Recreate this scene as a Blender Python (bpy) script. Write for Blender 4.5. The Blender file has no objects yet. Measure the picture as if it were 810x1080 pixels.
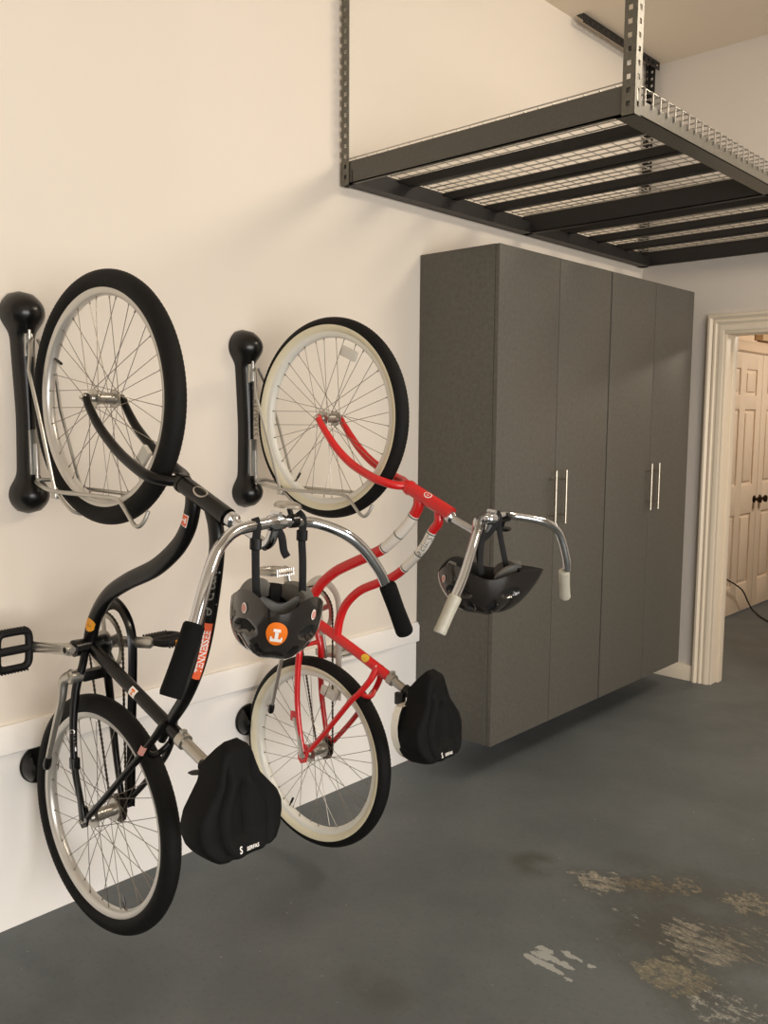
import bpy, bmesh, math, random
from mathutils import Vector, Matrix
random.seed(7)
PI = math.pi
scene = bpy.context.scene
COL = scene.collection
V = Vector

# ------------------------------------------------------------------ materials
def nmat(name):
    m = bpy.data.materials.new(name); m.use_nodes = True
    nt = m.node_tree
    b = nt.nodes['Principled BSDF']
    return m, nt, b

def s2l(c):
    return tuple(((x / 12.92) if x <= 0.04045 else ((x + 0.055) / 1.055) ** 2.4) for x in (v / 255 for v in c)) + (1,)

def mat(name, rgb, rough=0.5, metal=0.0, coat=0.0, var=0.0, scale=40.0, bump=0.0, bscale=200.0, stretch=None, spec=0.5, trans=0.0, alpha=1.0):
    """plain colour with optional procedural variation and bump"""
    m, nt, b = nmat(name)
    c = s2l(rgb)
    b.inputs['Base Color'].default_value = c
    b.inputs['Roughness'].default_value = rough
    b.inputs['Metallic'].default_value = metal
    b.inputs['Coat Weight'].default_value = coat
    b.inputs['Specular IOR Level'].default_value = spec
    b.inputs['Transmission Weight'].default_value = trans
    b.inputs['Alpha'].default_value = alpha
    tc = nt.nodes.new('ShaderNodeNewGeometry')
    mp = nt.nodes.new('ShaderNodeMapping')
    nt.links.new(tc.outputs['Position'], mp.inputs['Vector'])
    if stretch: mp.inputs['Scale'].default_value = stretch
    if var > 0:
        n = nt.nodes.new('ShaderNodeTexNoise'); n.inputs['Scale'].default_value = scale; n.inputs['Detail'].default_value = 5
        nt.links.new(mp.outputs[0], n.inputs['Vector'])
        r = nt.nodes.new('ShaderNodeValToRGB')
        r.color_ramp.elements[0].position = 0.3; r.color_ramp.elements[1].position = 0.7
        r.color_ramp.elements[0].color = tuple(x * (1 - var) for x in c[:3]) + (1,)
        r.color_ramp.elements[1].color = tuple(min(1, x * (1 + var)) for x in c[:3]) + (1,)
        nt.links.new(n.outputs['Fac'], r.inputs['Fac']); nt.links.new(r.outputs['Color'], b.inputs['Base Color'])
    if bump > 0:
        n2 = nt.nodes.new('ShaderNodeTexNoise'); n2.inputs['Scale'].default_value = bscale; n2.inputs['Detail'].default_value = 3
        nt.links.new(mp.outputs[0], n2.inputs['Vector'])
        bp = nt.nodes.new('ShaderNodeBump'); bp.inputs['Strength'].default_value = bump; bp.inputs['Distance'].default_value = 0.002
        nt.links.new(n2.outputs['Fac'], bp.inputs['Height']); nt.links.new(bp.outputs['Normal'], b.inputs['Normal'])
    return m

M = {}
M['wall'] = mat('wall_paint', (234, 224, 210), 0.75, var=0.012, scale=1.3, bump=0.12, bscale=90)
M['wall_low'] = mat('lower_wall_lit_white', (249, 245, 239), 0.6, var=0.01, scale=2, bump=0.08, bscale=60)  # white lower wall, whitened further: bright low daylight put into the colour
M['far_wall'] = mat('far_wall_shaded_paint', (214, 206, 196), 0.75, var=0.012, scale=1.3, bump=0.12, bscale=90)  # darker copy of the wall paint: weaker grazing light put into the colour
M['ceil'] = mat('ceiling_paint', (232, 218, 198), 0.8, var=0.015, scale=2, bump=0.1, bscale=80)
M['trim'] = mat('trim_paint', (238, 224, 202), 0.4, var=0.01, scale=5)
M['hall'] = mat('hall_paint', (240, 218, 192), 0.6, var=0.01, scale=2)
M['door'] = mat('door_paint', (244, 228, 208), 0.45, var=0.01, scale=2)
M['cab'] = mat('cabinet_laminate', (90, 87, 80), 0.5, var=0.12, scale=60, stretch=(1, 1, 1), bump=0.05, bscale=400, spec=0.4)
M['cab_edge'] = mat('cabinet_edge_band', (92, 86, 78), 0.5)
M['dark'] = mat('gap_shade', (14, 13, 12), 0.9)  # near-black for the strips behind door seams: shade put into the colour
M['nickel'] = mat('brushed_nickel', (196, 188, 172), 0.35, 1.0)
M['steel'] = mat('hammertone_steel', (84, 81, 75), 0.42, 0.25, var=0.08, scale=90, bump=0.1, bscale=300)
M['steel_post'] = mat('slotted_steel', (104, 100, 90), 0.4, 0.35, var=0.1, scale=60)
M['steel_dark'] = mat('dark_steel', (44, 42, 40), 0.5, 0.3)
M['wire'] = mat('galvanised_wire', (178, 174, 166), 0.35, 0.7)
M['chrome'] = mat('chrome', (206, 208, 212), 0.12, 1.0)
M['alloy'] = mat('satin_alloy', (186, 182, 174), 0.32, 0.9)
M['rod'] = mat('zinc_rod', (188, 186, 180), 0.3, 0.85)
M['blk_frame'] = mat('black_gloss_frame', (4, 4, 4), 0.3, 0.0, coat=0.0, spec=0.4)
M['red_frame'] = mat('red_gloss_frame', (212, 26, 29), 0.28, 0.0, coat=0.5)
M['red_deep'] = mat('red_frame_decal', (140, 10, 14), 0.3)
M['white_paint'] = mat('white_frame_paint', (236, 230, 220), 0.3, coat=0.3)
M['blackp'] = mat('black_plastic', (7, 7, 7), 0.28)
M['blackm'] = mat('black_matte', (13, 12, 12), 0.6, spec=0.3)
M['tyre'] = mat('tyre_rubber', (14, 13, 12), 0.7, var=0.2, scale=120, bump=0.5, bscale=260, spec=0.25)
M['cream'] = mat('cream_sidewall', (226, 218, 190), 0.55, var=0.03, scale=30)
M['rim_silver'] = mat('alloy_rim', (206, 203, 196), 0.3, 0.55)
M['rim_white'] = mat('white_rim', (228, 226, 216), 0.35)
M['spoke'] = mat('spoke_steel', (150, 142, 132), 0.3, 0.8)
M['foam'] = mat('foam_grip', (12, 12, 12), 0.9, var=0.15, scale=300, bump=0.3, bscale=500, spec=0.2)
M['clear_grip'] = mat('pale_rubber_grip', (186, 182, 166), 0.45, var=0.06, scale=60)
M['cover'] = mat('saddle_fabric', (10, 10, 10), 0.75, var=0.15, scale=400, bump=0.15, bscale=700, spec=0.22)
M['saddle_white'] = mat('cream_saddle', (232, 226, 212), 0.4)
M['helmet'] = mat('helmet_shell', (40, 36, 33), 0.16, 0.1, coat=0.6, var=0.12, scale=14)
M['helmet_in'] = mat('helmet_foam', (13, 13, 13), 0.85)
M['pad'] = mat('grey_pad', (112, 110, 105), 0.8)
M['strap'] = mat('nylon_strap', (14, 13, 13), 0.8)
M['orange'] = mat('orange_sticker', (240, 122, 28), 0.45)
M['orange_red'] = mat('orange_red_sticker', (238, 104, 62), 0.45)
M['amber'] = mat('amber_sticker', (232, 158, 48), 0.4)
M['sticker_white'] = mat('sticker_white', (246, 242, 236), 0.5)
M['pink'] = mat('pink_sticker', (214, 152, 140), 0.5)
M['grey_text'] = mat('grey_lettering', (128, 126, 122), 0.5)
M['yellow'] = mat('yellow_sticker', (226, 190, 58), 0.5)
M['reflector'] = mat('clear_reflector', (214, 210, 200), 0.25)
M['chain'] = mat('chain_steel', (70, 62, 54), 0.4, 0.7)
M['tan'] = mat('cardboard_box', (214, 186, 150), 0.7)
M['bronze'] = mat('dark_bronze', (52, 38, 28), 0.35, 0.6)
M['cord'] = mat('dark_cord', (46, 36, 28), 0.6)

def floor_material():
    m, nt, b = nmat('painted_concrete')
    N = nt.nodes; L = nt.links
    geo = N.new('ShaderNodeNewGeometry')
    def noise(scale, detail=6, stretch=None, rot=0, rough=0.6):
        mp = N.new('ShaderNodeMapping'); L.new(geo.outputs['Position'], mp.inputs['Vector'])
        if stretch: mp.inputs['Scale'].default_value = stretch
        mp.inputs['Rotation'].default_value = (0, 0, rot)
        n = N.new('ShaderNodeTexNoise'); n.inputs['Scale'].default_value = scale; n.inputs['Detail'].default_value = detail
        n.inputs['Roughness'].default_value = rough
        L.new(mp.outputs[0], n.inputs['Vector']); return n.outputs['Fac']
    def math_(op, a, c):
        n = N.new('ShaderNodeMath'); n.operation = op
        for i, x in enumerate((a, c)):
            if isinstance(x, (int, float)): n.inputs[i].default_value = x
            else: L.new(x, n.inputs[i])
        return n.outputs[0]
    def ramp(x, a, c):
        n = N.new('ShaderNodeMapRange'); n.interpolation_type = 'SMOOTHSTEP'
        n.inputs['From Min'].default_value = a; n.inputs['From Max'].default_value = c
        L.new(x, n.inputs['Value']); return n.outputs[0]
    def warped(scale, amt, detail=5):
        n = N.new('ShaderNodeTexNoise'); n.inputs['Scale'].default_value = scale; n.inputs['Detail'].default_value = detail; n.inputs['Roughness'].default_value = 0.7
        L.new(geo.outputs['Position'], n.inputs['Vector'])
        v = N.new('ShaderNodeVectorMath'); v.operation = 'SUBTRACT'; L.new(n.outputs['Color'], v.inputs[0]); v.inputs[1].default_value = (.5, .5, .5)
        k = N.new('ShaderNodeVectorMath'); k.operation = 'MULTIPLY'; L.new(v.outputs[0], k.inputs[0]); k.inputs[1].default_value = (amt, amt, 0)
        a = N.new('ShaderNodeVectorMath'); a.operation = 'ADD'; L.new(geo.outputs['Position'], a.inputs[0]); L.new(k.outputs[0], a.inputs[1])
        return a.outputs[0]
    W_big = warped(9, .22); W_small = warped(45, .035)
    def blob(cx, cy, rx, ry, rot=0.0, src=None):
        s = N.new('ShaderNodeVectorMath'); s.operation = 'SUBTRACT'; L.new(src if src is not None else geo.outputs['Position'], s.inputs[0]); s.inputs[1].default_value = (cx, cy, 0)
        mp = N.new('ShaderNodeMapping'); L.new(s.outputs[0], mp.inputs['Vector'])
        mp.vector_type = 'TEXTURE'
        mp.inputs['Rotation'].default_value = (0, 0, rot); mp.inputs['Scale'].default_value = (rx, ry, 1)
        ln = N.new('ShaderNodeVectorMath'); ln.operation = 'LENGTH'; L.new(mp.outputs[0], ln.inputs[0])
        return ramp(ln.outputs['Value'], 1.0, 0.35)
    def mix(a, c, f):
        n = N.new('ShaderNodeMix'); n.data_type = 'RGBA'
        for k, x in ((6, a), (7, c)):
            if isinstance(x, tuple): n.inputs[k].default_value = x
            else: L.new(x, n.inputs[k])
        L.new(f, n.inputs[0]); return n.outputs[2]
    base = mix(s2l((92, 97, 98)), s2l((102, 107, 108)), ramp(noise(2.2, 7), 0.35, 0.65))
    base = mix(base, s2l((72, 76, 76)), math_('MULTIPLY', ramp(noise(60, 4), 0.5, 0.75), 0.35))
    base = mix(base, s2l((124, 122, 116)), math_('MULTIPLY', ramp(noise(9, 8), 0.62, 0.72), 0.25))
    base = mix(base, s2l((168, 168, 160)), math_('MULTIPLY', ramp(noise(38, 3, (1, 1.6, 1), 0.4), 0.71, 0.735), 0.7))
    # dark stains
    for (cx, cy, rx, ry, st) in ((0.93, -2.45, 0.12, 0.12, 0.6), (1.0, -3.31, 0.15, 0.11, 0.35), (1.45, -2.62, 0.2, 0.2, 0.35), (1.5, -2.3, 0.35, 0.25, 0.3), (1.2, -2.2, 0.15, 0.1, 0.3)):
        base = mix(base, s2l((66, 62, 50)), math_('MULTIPLY', math_('MULTIPLY', blob(cx, cy, rx, ry), ramp(noise(6, 5), 0.25, 0.6)), st))
    fleck = noise(26, 10, (0.9, 1.4, 1), 0.2, 0.8)
    stripe = noise(22, 10, (0.6, 2.4, 1), 0.0, 0.78)
    # peeled patches: (centre, radii, rotation, colour, pattern, threshold)
    fine = ramp(noise(110, 6, None, 0, 0.8), 0.38, 0.50)
    for (cx, cy, rx, ry, rot, colr, src, th) in (
        (1.155, -2.40, 0.085, 0.075, 0.3, (146, 141, 128), fleck, 0.44),
        (1.33, -2.25, 0.11, 0.075, 0.9, (134, 124, 104), fleck, 0.49),
        (1.27, -2.33, 0.10, 0.05, 0.6, (104, 96, 82), fleck, 0.46),
        (1.37, -2.50, 0.10, 0.10, 0.0, (158, 158, 150), stripe, 0.56),
        (1.55, -2.49, 0.13, 0.11, 0.0, (136, 131, 118), stripe, 0.45),
        (1.56, -2.70, 0.10, 0.075, 0.4, (124, 119, 102), fleck, 0.43),
        (1.72, -2.74, 0.13, 0.09, 0.4, (148, 148, 140), fleck, 0.50),
        (1.60, -2.16, 0.13, 0.09, 0.4, (132, 126, 110), fleck, 0.46),
        (1.68, -2.38, 0.13, 0.11, 0.4, (128, 122, 106), stripe, 0.52),
    ):
        f = math_('MULTIPLY', blob(cx, cy, rx * 1.85, ry * 1.85, rot, W_big), 1.0)
        f2 = ramp(math_('ADD', src, math_('MULTIPLY', math_('SUBTRACT', f, 1.0), 0.35)), th + 0.02, th + 0.045)
        base = mix(base, s2l((62, 56, 44)), math_('MULTIPLY', f, 0.3)); base = mix(base, s2l(colr), math_('MULTIPLY', math_('MULTIPLY', f2, fine), 0.85)); base = mix(base, s2l(tuple(min(255, int(q * 1.22)) for q in colr)), math_('MULTIPLY', math_('MULTIPLY', f2, ramp(noise(70, 5, (0.7, 1.6, 1), 0.1), 0.52, 0.58)), 0.7))
    # three chalky streaks left by a tyre
    wob = math_('MULTIPLY', math_('SUBTRACT', noise(40, 5), 0.5), 0.012)
    for (cx, cy, rx, ry) in ((1.262, -2.907, 0.066, 0.0125), (1.230, -2.848, 0.027, 0.012), (1.278, -2.868, 0.060, 0.011), (1.235, -2.882, 0.03, 0.009), (1.302, -2.819, 0.034, 0.010), (1.366, -2.822, 0.012, 0.008), (1.35, -2.92, 0.012, 0.007)):
        bl = blob(cx, cy, rx * 1.5, ry * 1.5, 0.0, W_small)
        base = mix(base, s2l((172, 174, 170)), math_('MULTIPLY', ramp(math_('ADD', bl, math_('MULTIPLY', wob, 70)), 0.42, 0.5), 0.85))
    L.new(base, b.inputs['Base Color'])
    rr = N.new('ShaderNodeMapRange'); L.new(noise(5, 5), rr.inputs['Value']); rr.inputs['To Min'].default_value = 0.42; rr.inputs['To Max'].default_value = 0.66
    L.new(rr.outputs[0], b.inputs['Roughness'])
    b.inputs['Specular IOR Level'].default_value = 0.35
    bp = N.new('ShaderNodeBump'); bp.inputs['Strength'].default_value = 0.15; bp.inputs['Distance'].default_value = 0.003
    L.new(noise(45, 6), bp.inputs['Height']); L.new(bp.outputs['Normal'], b.inputs['Normal'])
    return m
M['floor'] = floor_material()

# ------------------------------------------------------------------ mesh helpers
def crom(pts, per=8, closed=False):
    P = [V(p) if len(p) == 3 else V((p[0], 0, p[1])) for p in pts]; n = len(P)
    if n < 3: return P
    out = []
    segs = n if closed else n - 1
    for i in range(segs):
        if closed: p0, p1, p2, p3 = P[(i - 1) % n], P[i], P[(i + 1) % n], P[(i + 2) % n]
        else:
            p1, p2 = P[i], P[i + 1]
            p0 = P[i - 1] if i > 0 else p1 * 2 - p2
            p3 = P[i + 2] if i + 2 < n else p2 * 2 - p1
        for k in range(per):
            t = k / per
            out.append(0.5 * ((2 * p1) + (p2 - p0) * t + (2 * p0 - 5 * p1 + 4 * p2 - p3) * t * t + (3 * p1 - p0 - 3 * p2 + p3) * t ** 3))
    if not closed: out.append(P[-1])
    return out

def lerp_list(vals, n):
    """resample a list of radii to n entries"""
    if not isinstance(vals, (list, tuple)): return [vals] * n
    out = []
    for i in range(n):
        t = i / max(1, n - 1) * (len(vals) - 1); k = min(int(t), len(vals) - 2); f = t - k
        out.append(vals[k] * (1 - f) + vals[k + 1] * f)
    return out

class MB:
    def __init__(s): s.v = []; s.f = []; s.m = []; s.o = V((0, 0, 0))
    def add(s, vs, fs, mi=0):
        b = len(s.v); s.v += [tuple(V(v) - s.o) for v in vs]
        for f in fs: s.f.append(tuple(i + b for i in f)); s.m.append(mi)
        return b
    def box(s, lo, hi, mi=0, bev=0.0, mtx=None):
        bm = bmesh.new(); bmesh.ops.create_cube(bm, size=1)
        c = (V(lo) + V(hi)) / 2; d = V(hi) - V(lo)
        for v in bm.verts: v.co = V((v.co.x * d.x, v.co.y * d.y, v.co.z * d.z))
        if bev > 0: bmesh.ops.bevel(bm, geom=list(bm.edges), offset=min(bev, min(abs(x) for x in d) * 0.45), segments=2, affect='EDGES', profile=0.6)
        vs = [(mtx @ v.co if mtx else v.co) + c for v in bm.verts]
        s.add(vs, [[v.index for v in f.verts] for f in bm.faces], mi); bm.free()
    def tube(s, pts, r, seg=12, mi=0, closed=False, ref=None, rb=None, caps=True):
        """sweep an ellipse (r in plane, rb along ref) along pts"""
        P = [V(p) if len(p) == 3 else V((p[0], 0, p[1])) for p in pts]; n = len(P)
        R = lerp_list(r, n); RB = lerp_list(rb if rb is not None else r, n)
        T = []
        for i in range(n):
            a = P[(i - 1) % n] if (closed or i > 0) else P[i]; c = P[(i + 1) % n] if (closed or i < n - 1) else P[i]
            T.append((c - a).normalized())
        B = V(ref) if ref is not None else (V((0, 0, 1)) if abs(T[0].z) < 0.9 else V((0, 1, 0)))
        vs = []
        for i in range(n):
            b = (B - T[i] * B.dot(T[i]))
            if b.length < 1e-6: b = T[i].orthogonal()
            b.normalize()
            if ref is None: B = b
            nn = b.cross(T[i]).normalized()
            for k in range(seg):
                a = 2 * PI * k / seg
                vs.append(P[i] + nn * (R[i] * math.cos(a)) + b * (RB[i] * math.sin(a)))
        fs = []
        for i in range(n if closed else n - 1):
            j = (i + 1) % n
            for k in range(seg):
                l = (k + 1) % seg
                fs.append((i * seg + k, i * seg + l, j * seg + l, j * seg + k))
        if caps and not closed:
            fs.append(tuple(range(seg - 1, -1, -1))); fs.append(tuple((n - 1) * seg + k for k in range(seg)))
        s.add(vs, fs, mi)
    def lathe(s, prof, origin, axis, seg=24, mi=0, mis=None, sq=None):
        """prof: list of (distance along axis, radius)"""
        A = V(axis).normalized(); X = A.orthogonal().normalized(); Y = A.cross(X); O = V(origin)
        vs = []; n = len(prof)
        for (h, r) in prof:
            for k in range(seg):
                a = 2 * PI * k / seg
                vs.append(O + A * h + X * (r * math.cos(a)) + Y * (r * math.sin(a)))
        b = s.add(vs, [], mi)
        for i in range(n - 1):
            for k in range(seg):
                l = (k + 1) % seg
                s.f.append((b + i * seg + k, b + i * seg + l, b + (i + 1) * seg + l, b + (i + 1) * seg + k)); s.m.append(mis[i] if mis else mi)
        s.f.append(tuple(b + k for k in range(seg - 1, -1, -1))); s.m.append(mis[0] if mis else mi)
        s.f.append(tuple(b + (n - 1) * seg + k for k in range(seg))); s.m.append(mis[-1] if mis else mi)
    def ring(s, c, prof, N=96, mis=None, mod=None):
        """revolve a closed (radius, n) profile about the local n (y) axis through c; mod(i,j) adds to the radius"""
        n = len(prof); vs = []
        for i in range(N):
            a = 2 * PI * i / N
            for j, (r, h) in enumerate(prof):
                rr = r + (mod(i, j) if mod else 0)
                vs.append(V((c[0] + rr * math.cos(a), c[1] + h, c[2] + rr * math.sin(a))))
        b = s.add(vs, [])
        for i in range(N):
            i2 = (i + 1) % N
            for j in range(n):
                j2 = (j + 1) % n
                s.f.append((b + i * n + j, b + i * n + j2, b + i2 * n + j2, b + i2 * n + j)); s.m.append(mis[j] if mis else 0)
    def grid(s, rows, mi=0, closed=False):
        nr = len(rows); nc = len(rows[0])
        b = s.add([p for r in rows for p in r], [])
        for i in range(nr - 1):
            for j in range(nc if closed else nc - 1):
                j2 = (j + 1) % nc
                s.f.append((b + i * nc + j, b + i * nc + j2, b + (i + 1) * nc + j2, b + (i + 1) * nc + j)); s.m.append(mi)
    def plate(s, poly, y0, y1, mi=0):
        """extrude a (u,k) polygon between two n values"""
        n = len(poly)
        vs = [V((p[0], y0, p[1])) for p in poly] + [V((p[0], y1, p[1])) for p in poly]
        fs = [tuple(range(n)), tuple(range(2 * n - 1, n - 1, -1))]
        for i in range(n): j = (i + 1) % n; fs.append((i, j, n + j, n + i))
        s.add(vs, fs, mi)
    def build(s, name, mats, parent=None, sharp=35, label=None, fix=True):
        me = bpy.data.meshes.new(name); me.from_pydata(s.v, [], s.f)
        if not isinstance(mats, (list, tuple)): mats = [mats]
        for m in mats: me.materials.append(m)
        me.polygons.foreach_set('material_index', s.m)
        if fix:
            bm = bmesh.new(); bm.from_mesh(me); bmesh.ops.recalc_face_normals(bm, faces=bm.faces); bm.to_mesh(me); bm.free()
        me.polygons.foreach_set('use_smooth', [True] * len(me.polygons))
        me.update(); me.set_sharp_from_angle(angle=math.radians(sharp))
        o = bpy.data.objects.new(name, me); COL.objects.link(o)
        if parent: o.parent = parent
        if label: o['label'] = label
        return o

def thing(name, label, cat, loc=(0, 0, 0), group=None, mtx=None):
    o = bpy.data.objects.new(name, None); COL.objects.link(o); o.empty_display_size = 0.1
    if mtx is not None: o.matrix_world = mtx
    else: o.location = loc
    o['label'] = label; o['category'] = cat
    if group: o['group'] = group
    return o
def tag(o, label, cat, group=None):
    o['label'] = label; o['category'] = cat
    if group: o['group'] = group
    return o
def struct(mb, name, mats, label=None, cat=None, parent=None, sharp=35):
    o = mb.build(name, mats, parent, sharp)
    if parent is None: o['kind'] = 'structure'
    if label: o['label'] = label
    if cat: o['category'] = cat
    return o

def text_geo(body, size, shear=0.0, bold=0.0, spacing=1.0):
    cu = bpy.data.curves.new('tmp_text', 'FONT'); cu.body = body; cu.size = size; cu.align_x = 'CENTER'; cu.align_y = 'CENTER'
    cu.shear = shear; cu.offset = bold; cu.space_character = spacing; cu.resolution_u = 3
    o = bpy.data.objects.new('tmp_text', cu); COL.objects.link(o)
    dg = bpy.context.evaluated_depsgraph_get(); me = bpy.data.meshes.new_from_object(o.evaluated_get(dg))
    vs = [(v.co.x, v.co.y) for v in me.vertices]; fs = [tuple(p.vertices) for p in me.polygons]
    bpy.data.objects.remove(o); bpy.data.curves.remove(cu); bpy.data.meshes.remove(me)
    return vs, fs
TEE = ([(-.5, .5), (.5, .5), (.5, .14), (.36, .14), (.30, .25), (.14, .25), (.14, -.3), (.26, -.3), (.26, -.5), (-.26, -.5), (-.26, -.3), (-.14, -.3), (-.14, .25), (-.30, .25), (-.36, .14), (-.5, .14)], None)
def tee_geo(w, h):
    # block letter T built from three strips so that every face is convex
    q = []
    def r(x0, y0, x1, y1): q.append([(x0 * w, y0 * h), (x1 * w, y0 * h), (x1 * w, y1 * h), (x0 * w, y1 * h)])
    r(-.5, .25, .5, .5); r(-.5, .08, -.34, .25); r(.34, .08, .5, .25); r(-.14, -.3, .14, .25); r(-.28, -.5, .28, -.3)
    vs = []; fs = []
    for p in q: b = len(vs); vs += p; fs.append((b, b + 1, b + 2, b + 3))
    return vs, fs
def rect_geo(w, h, nx=6, ny=4):
    vs = [((i / nx - .5) * w, (j / ny - .5) * h) for i in range(nx + 1) for j in range(ny + 1)]
    fs = [(i * (ny + 1) + j, (i + 1) * (ny + 1) + j, (i + 1) * (ny + 1) + j + 1, i * (ny + 1) + j + 1) for i in range(nx) for j in range(ny)]
    return vs, fs
def disc_geo(r, ry=None, rings=4, seg=24):
    ry = ry or r
    vs = [(0, 0)]; fs = []
    for q in range(1, rings + 1):
        vs += [(r * q / rings * math.cos(2 * PI * k / seg), ry * q / rings * math.sin(2 * PI * k / seg)) for k in range(seg)]
    for k in range(seg): fs.append((0, 1 + k, 1 + (k + 1) % seg))
    for q in range(1, rings):
        for k in range(seg):
            a = 1 + (q - 1) * seg; c = 1 + q * seg; l = (k + 1) % seg
            fs.append((a + k, c + k, c + l, a + l))
    return vs, fs

class Path:
    """smoothed centre line in the bike plane (x,z) used for tubes and the decals wrapped on them"""
    def __init__(s, pts, n=0.0, per=10):
        s.p = crom([(a, n, b) for a, b in pts], per)
        s.c = [0.0]
        for i in range(1, len(s.p)): s.c.append(s.c[-1] + (s.p[i] - s.p[i - 1]).length)
    def at(s, d):
        d = max(0, min(s.c[-1] - 1e-6, d)); i = 0
        while i < len(s.c) - 2 and s.c[i + 1] < d: i += 1
        t = (d - s.c[i]) / max(1e-9, s.c[i + 1] - s.c[i])
        T = (s.p[i + 1] - s.p[i]).normalized()
        return s.p[i].lerp(s.p[i + 1], t), T
    def wrap(s, geo, d0, ang, r, rb, flip=False, lift=0.0008):
        """geo x along the tube, y around it; ang 0 faces -n, 90 faces the tube's outer side"""
        vs, fs = geo; out = []
        for (x, y) in vs:
            if flip: x, y = -x, -y
            p, T = s.at(d0 + x); nn = V((0, -1, 0)).cross(T).normalized()
            if nn.x < 0: nn = -nn
            a = math.radians(ang) + y / r
            out.append(p + V((0, -1, 0)) * ((rb + lift) * math.cos(a)) + nn * ((r + lift) * math.sin(a)))
        return out, fs

def decal(name, items, parent, label=None):
    """items: list of (geometry, material)"""
    mb = MB(); mats = []
    for (vs, fs), m in items:
        if m not in mats: mats.append(m)
        mb.add(vs, fs, mats.index(m))
    return mb.build(name, mats, parent, 60, label, fix=False)

# ------------------------------------------------------------------ the room
HC = 3.57
mb = MB(); mb.box((-3.2, -9, -0.1), (7.5, 7, 0)); struct(mb, 'floor', M['floor'])
mb = MB(); mb.box((-0.12, -9, 0.59), (0, 0.12, HC)); mb.box((-0.12, -9, 0), (0, 0.12, 0.59), 1); struct(mb, 'wall_left', [M['wall'], M['wall_low']])
mb = MB()
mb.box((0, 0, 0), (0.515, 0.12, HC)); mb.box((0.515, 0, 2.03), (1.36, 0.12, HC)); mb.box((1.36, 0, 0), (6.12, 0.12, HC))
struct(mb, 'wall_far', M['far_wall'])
mb = MB(); mb.box((-0.12, -9, HC), (6.12, 0.12, HC + 0.1)); struct(mb, 'ceiling', M['ceil'])
# the sides of the garage behind the camera: right wall with the open garage doorway, and the back wall
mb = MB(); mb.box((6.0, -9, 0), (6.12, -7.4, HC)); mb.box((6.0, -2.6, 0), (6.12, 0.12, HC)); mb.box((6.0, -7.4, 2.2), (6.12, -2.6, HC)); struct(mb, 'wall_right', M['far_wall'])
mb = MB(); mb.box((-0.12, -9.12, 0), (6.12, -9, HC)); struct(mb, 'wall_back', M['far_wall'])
# board running along the left wall
mb = MB()
prof = [(0, 0.546), (0.018, 0.546), (0.022, 0.55), (0.022, 0.618), (0.012, 0.633), (0, 0.633)]
for a, c in ((-9.0, -2.022),):
    vs = [V((x, a, z)) for x, z in prof] + [V((x, c, z)) for x, z in prof]; n = len(prof)
    mb.add(vs, [tuple(range(n)), tuple(range(2 * n - 1, n - 1, -1))] + [(i, (i + 1) % n, n + (i + 1) % n, n + i) for i in range(n)])
struct(mb, 'trim_1', M['wall_low'])
# skirting on the far wall
mb = MB(); mb.box((0.0, -0.014, 0.0), (0.422, 0, 0.095), 0, 0.004); struct(mb, 'baseboard_far', M['trim'])
# doorway casing: fluted left leg, right leg and head, one moulded profile mitred at the corners
mb = MB()
cprof = [(0.0, 0.0), (0.0, 0.024), (0.012, 0.026), (0.020, 0.020), (0.026, 0.013), (0.034, 0.019), (0.043, 0.019), (0.050, 0.011), (0.058, 0.011), (0.066, 0.014), (0.080, 0.012), (0.090, 0.008), (0.093, 0.0)]
xl, xr, zt = 0.515, 1.36, 2.032
rows = []
for (w, d) in cprof:
    o = 0.093 - w
    rows.append([V((xl - o, -d, 0)), V((xl - o, -d, zt + o)), V((xr + o, -d, zt + o)), V((xr + o, -d, 0))])
mb.grid(rows)
struct(mb, 'trim_2', M['trim'], sharp=25)
# jamb lining of the doorway
mb = MB()
mb.box((0.505, -0.006, 0), (0.527, 0.135, 2.032), 0, 0.006); mb.box((1.35, -0.006, 0), (1.372, 0.135, 2.032), 0, 0.006); mb.box((0.505, -0.006, 2.015), (1.372, 0.135, 2.036), 0, 0.006)
mb.box((0.527, 0.075, 0), (0.537, 0.135, 2.02), 0, 0.002)
struct(mb, 'trim_3', M['trim'])
# hallway beyond the doorway
mb = MB(); mb.box((-0.22, 0.12, 0), (-0.102, 1.46, 2.7)); mb.box((-0.22, 1.46, 2.06), (-0.102, 3.15, 2.7)); mb.box((-0.22, 3.15, 0), (-0.102, 6.2, 2.7)); struct(mb, 'wall_hall', M['hall'])
mb = MB(); mb.box((-0.22, 6.2, 0), (3.0, 6.3, 2.7)); struct(mb, 'wall_hall_end', M['hall'])
mb = MB(); mb.box((-0.22, 0.12, 2.7), (3.0, 6.3, 2.8)); struct(mb, 'ceiling_hall', M['hall'])
mb = MB(); mb.box((2.9, 0.12, 0), (3.0, 6.2, 2.7)); struct(mb, 'wall_hall_right', M['hall'])
# closet casing in the hallway
mb = MB()
rows = []
for (w, d) in [(0, 0), (0, 0.02), (0.015, 0.022), (0.03, 0.016), (0.06, 0.014), (0.085, 0.01), (0.09, 0)]:
    o = 0.09 - w; x = -0.102 + d
    rows.append([V((x, 1.50 - o, 0)), V((x, 1.50 - o, 2.062 + o)), V((x, 3.08 + o, 2.062 + o)), V((x, 3.08 + o, 0))])
mb.grid(rows); struct(mb, 'trim_4', M['hall'], sharp=25)
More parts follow.
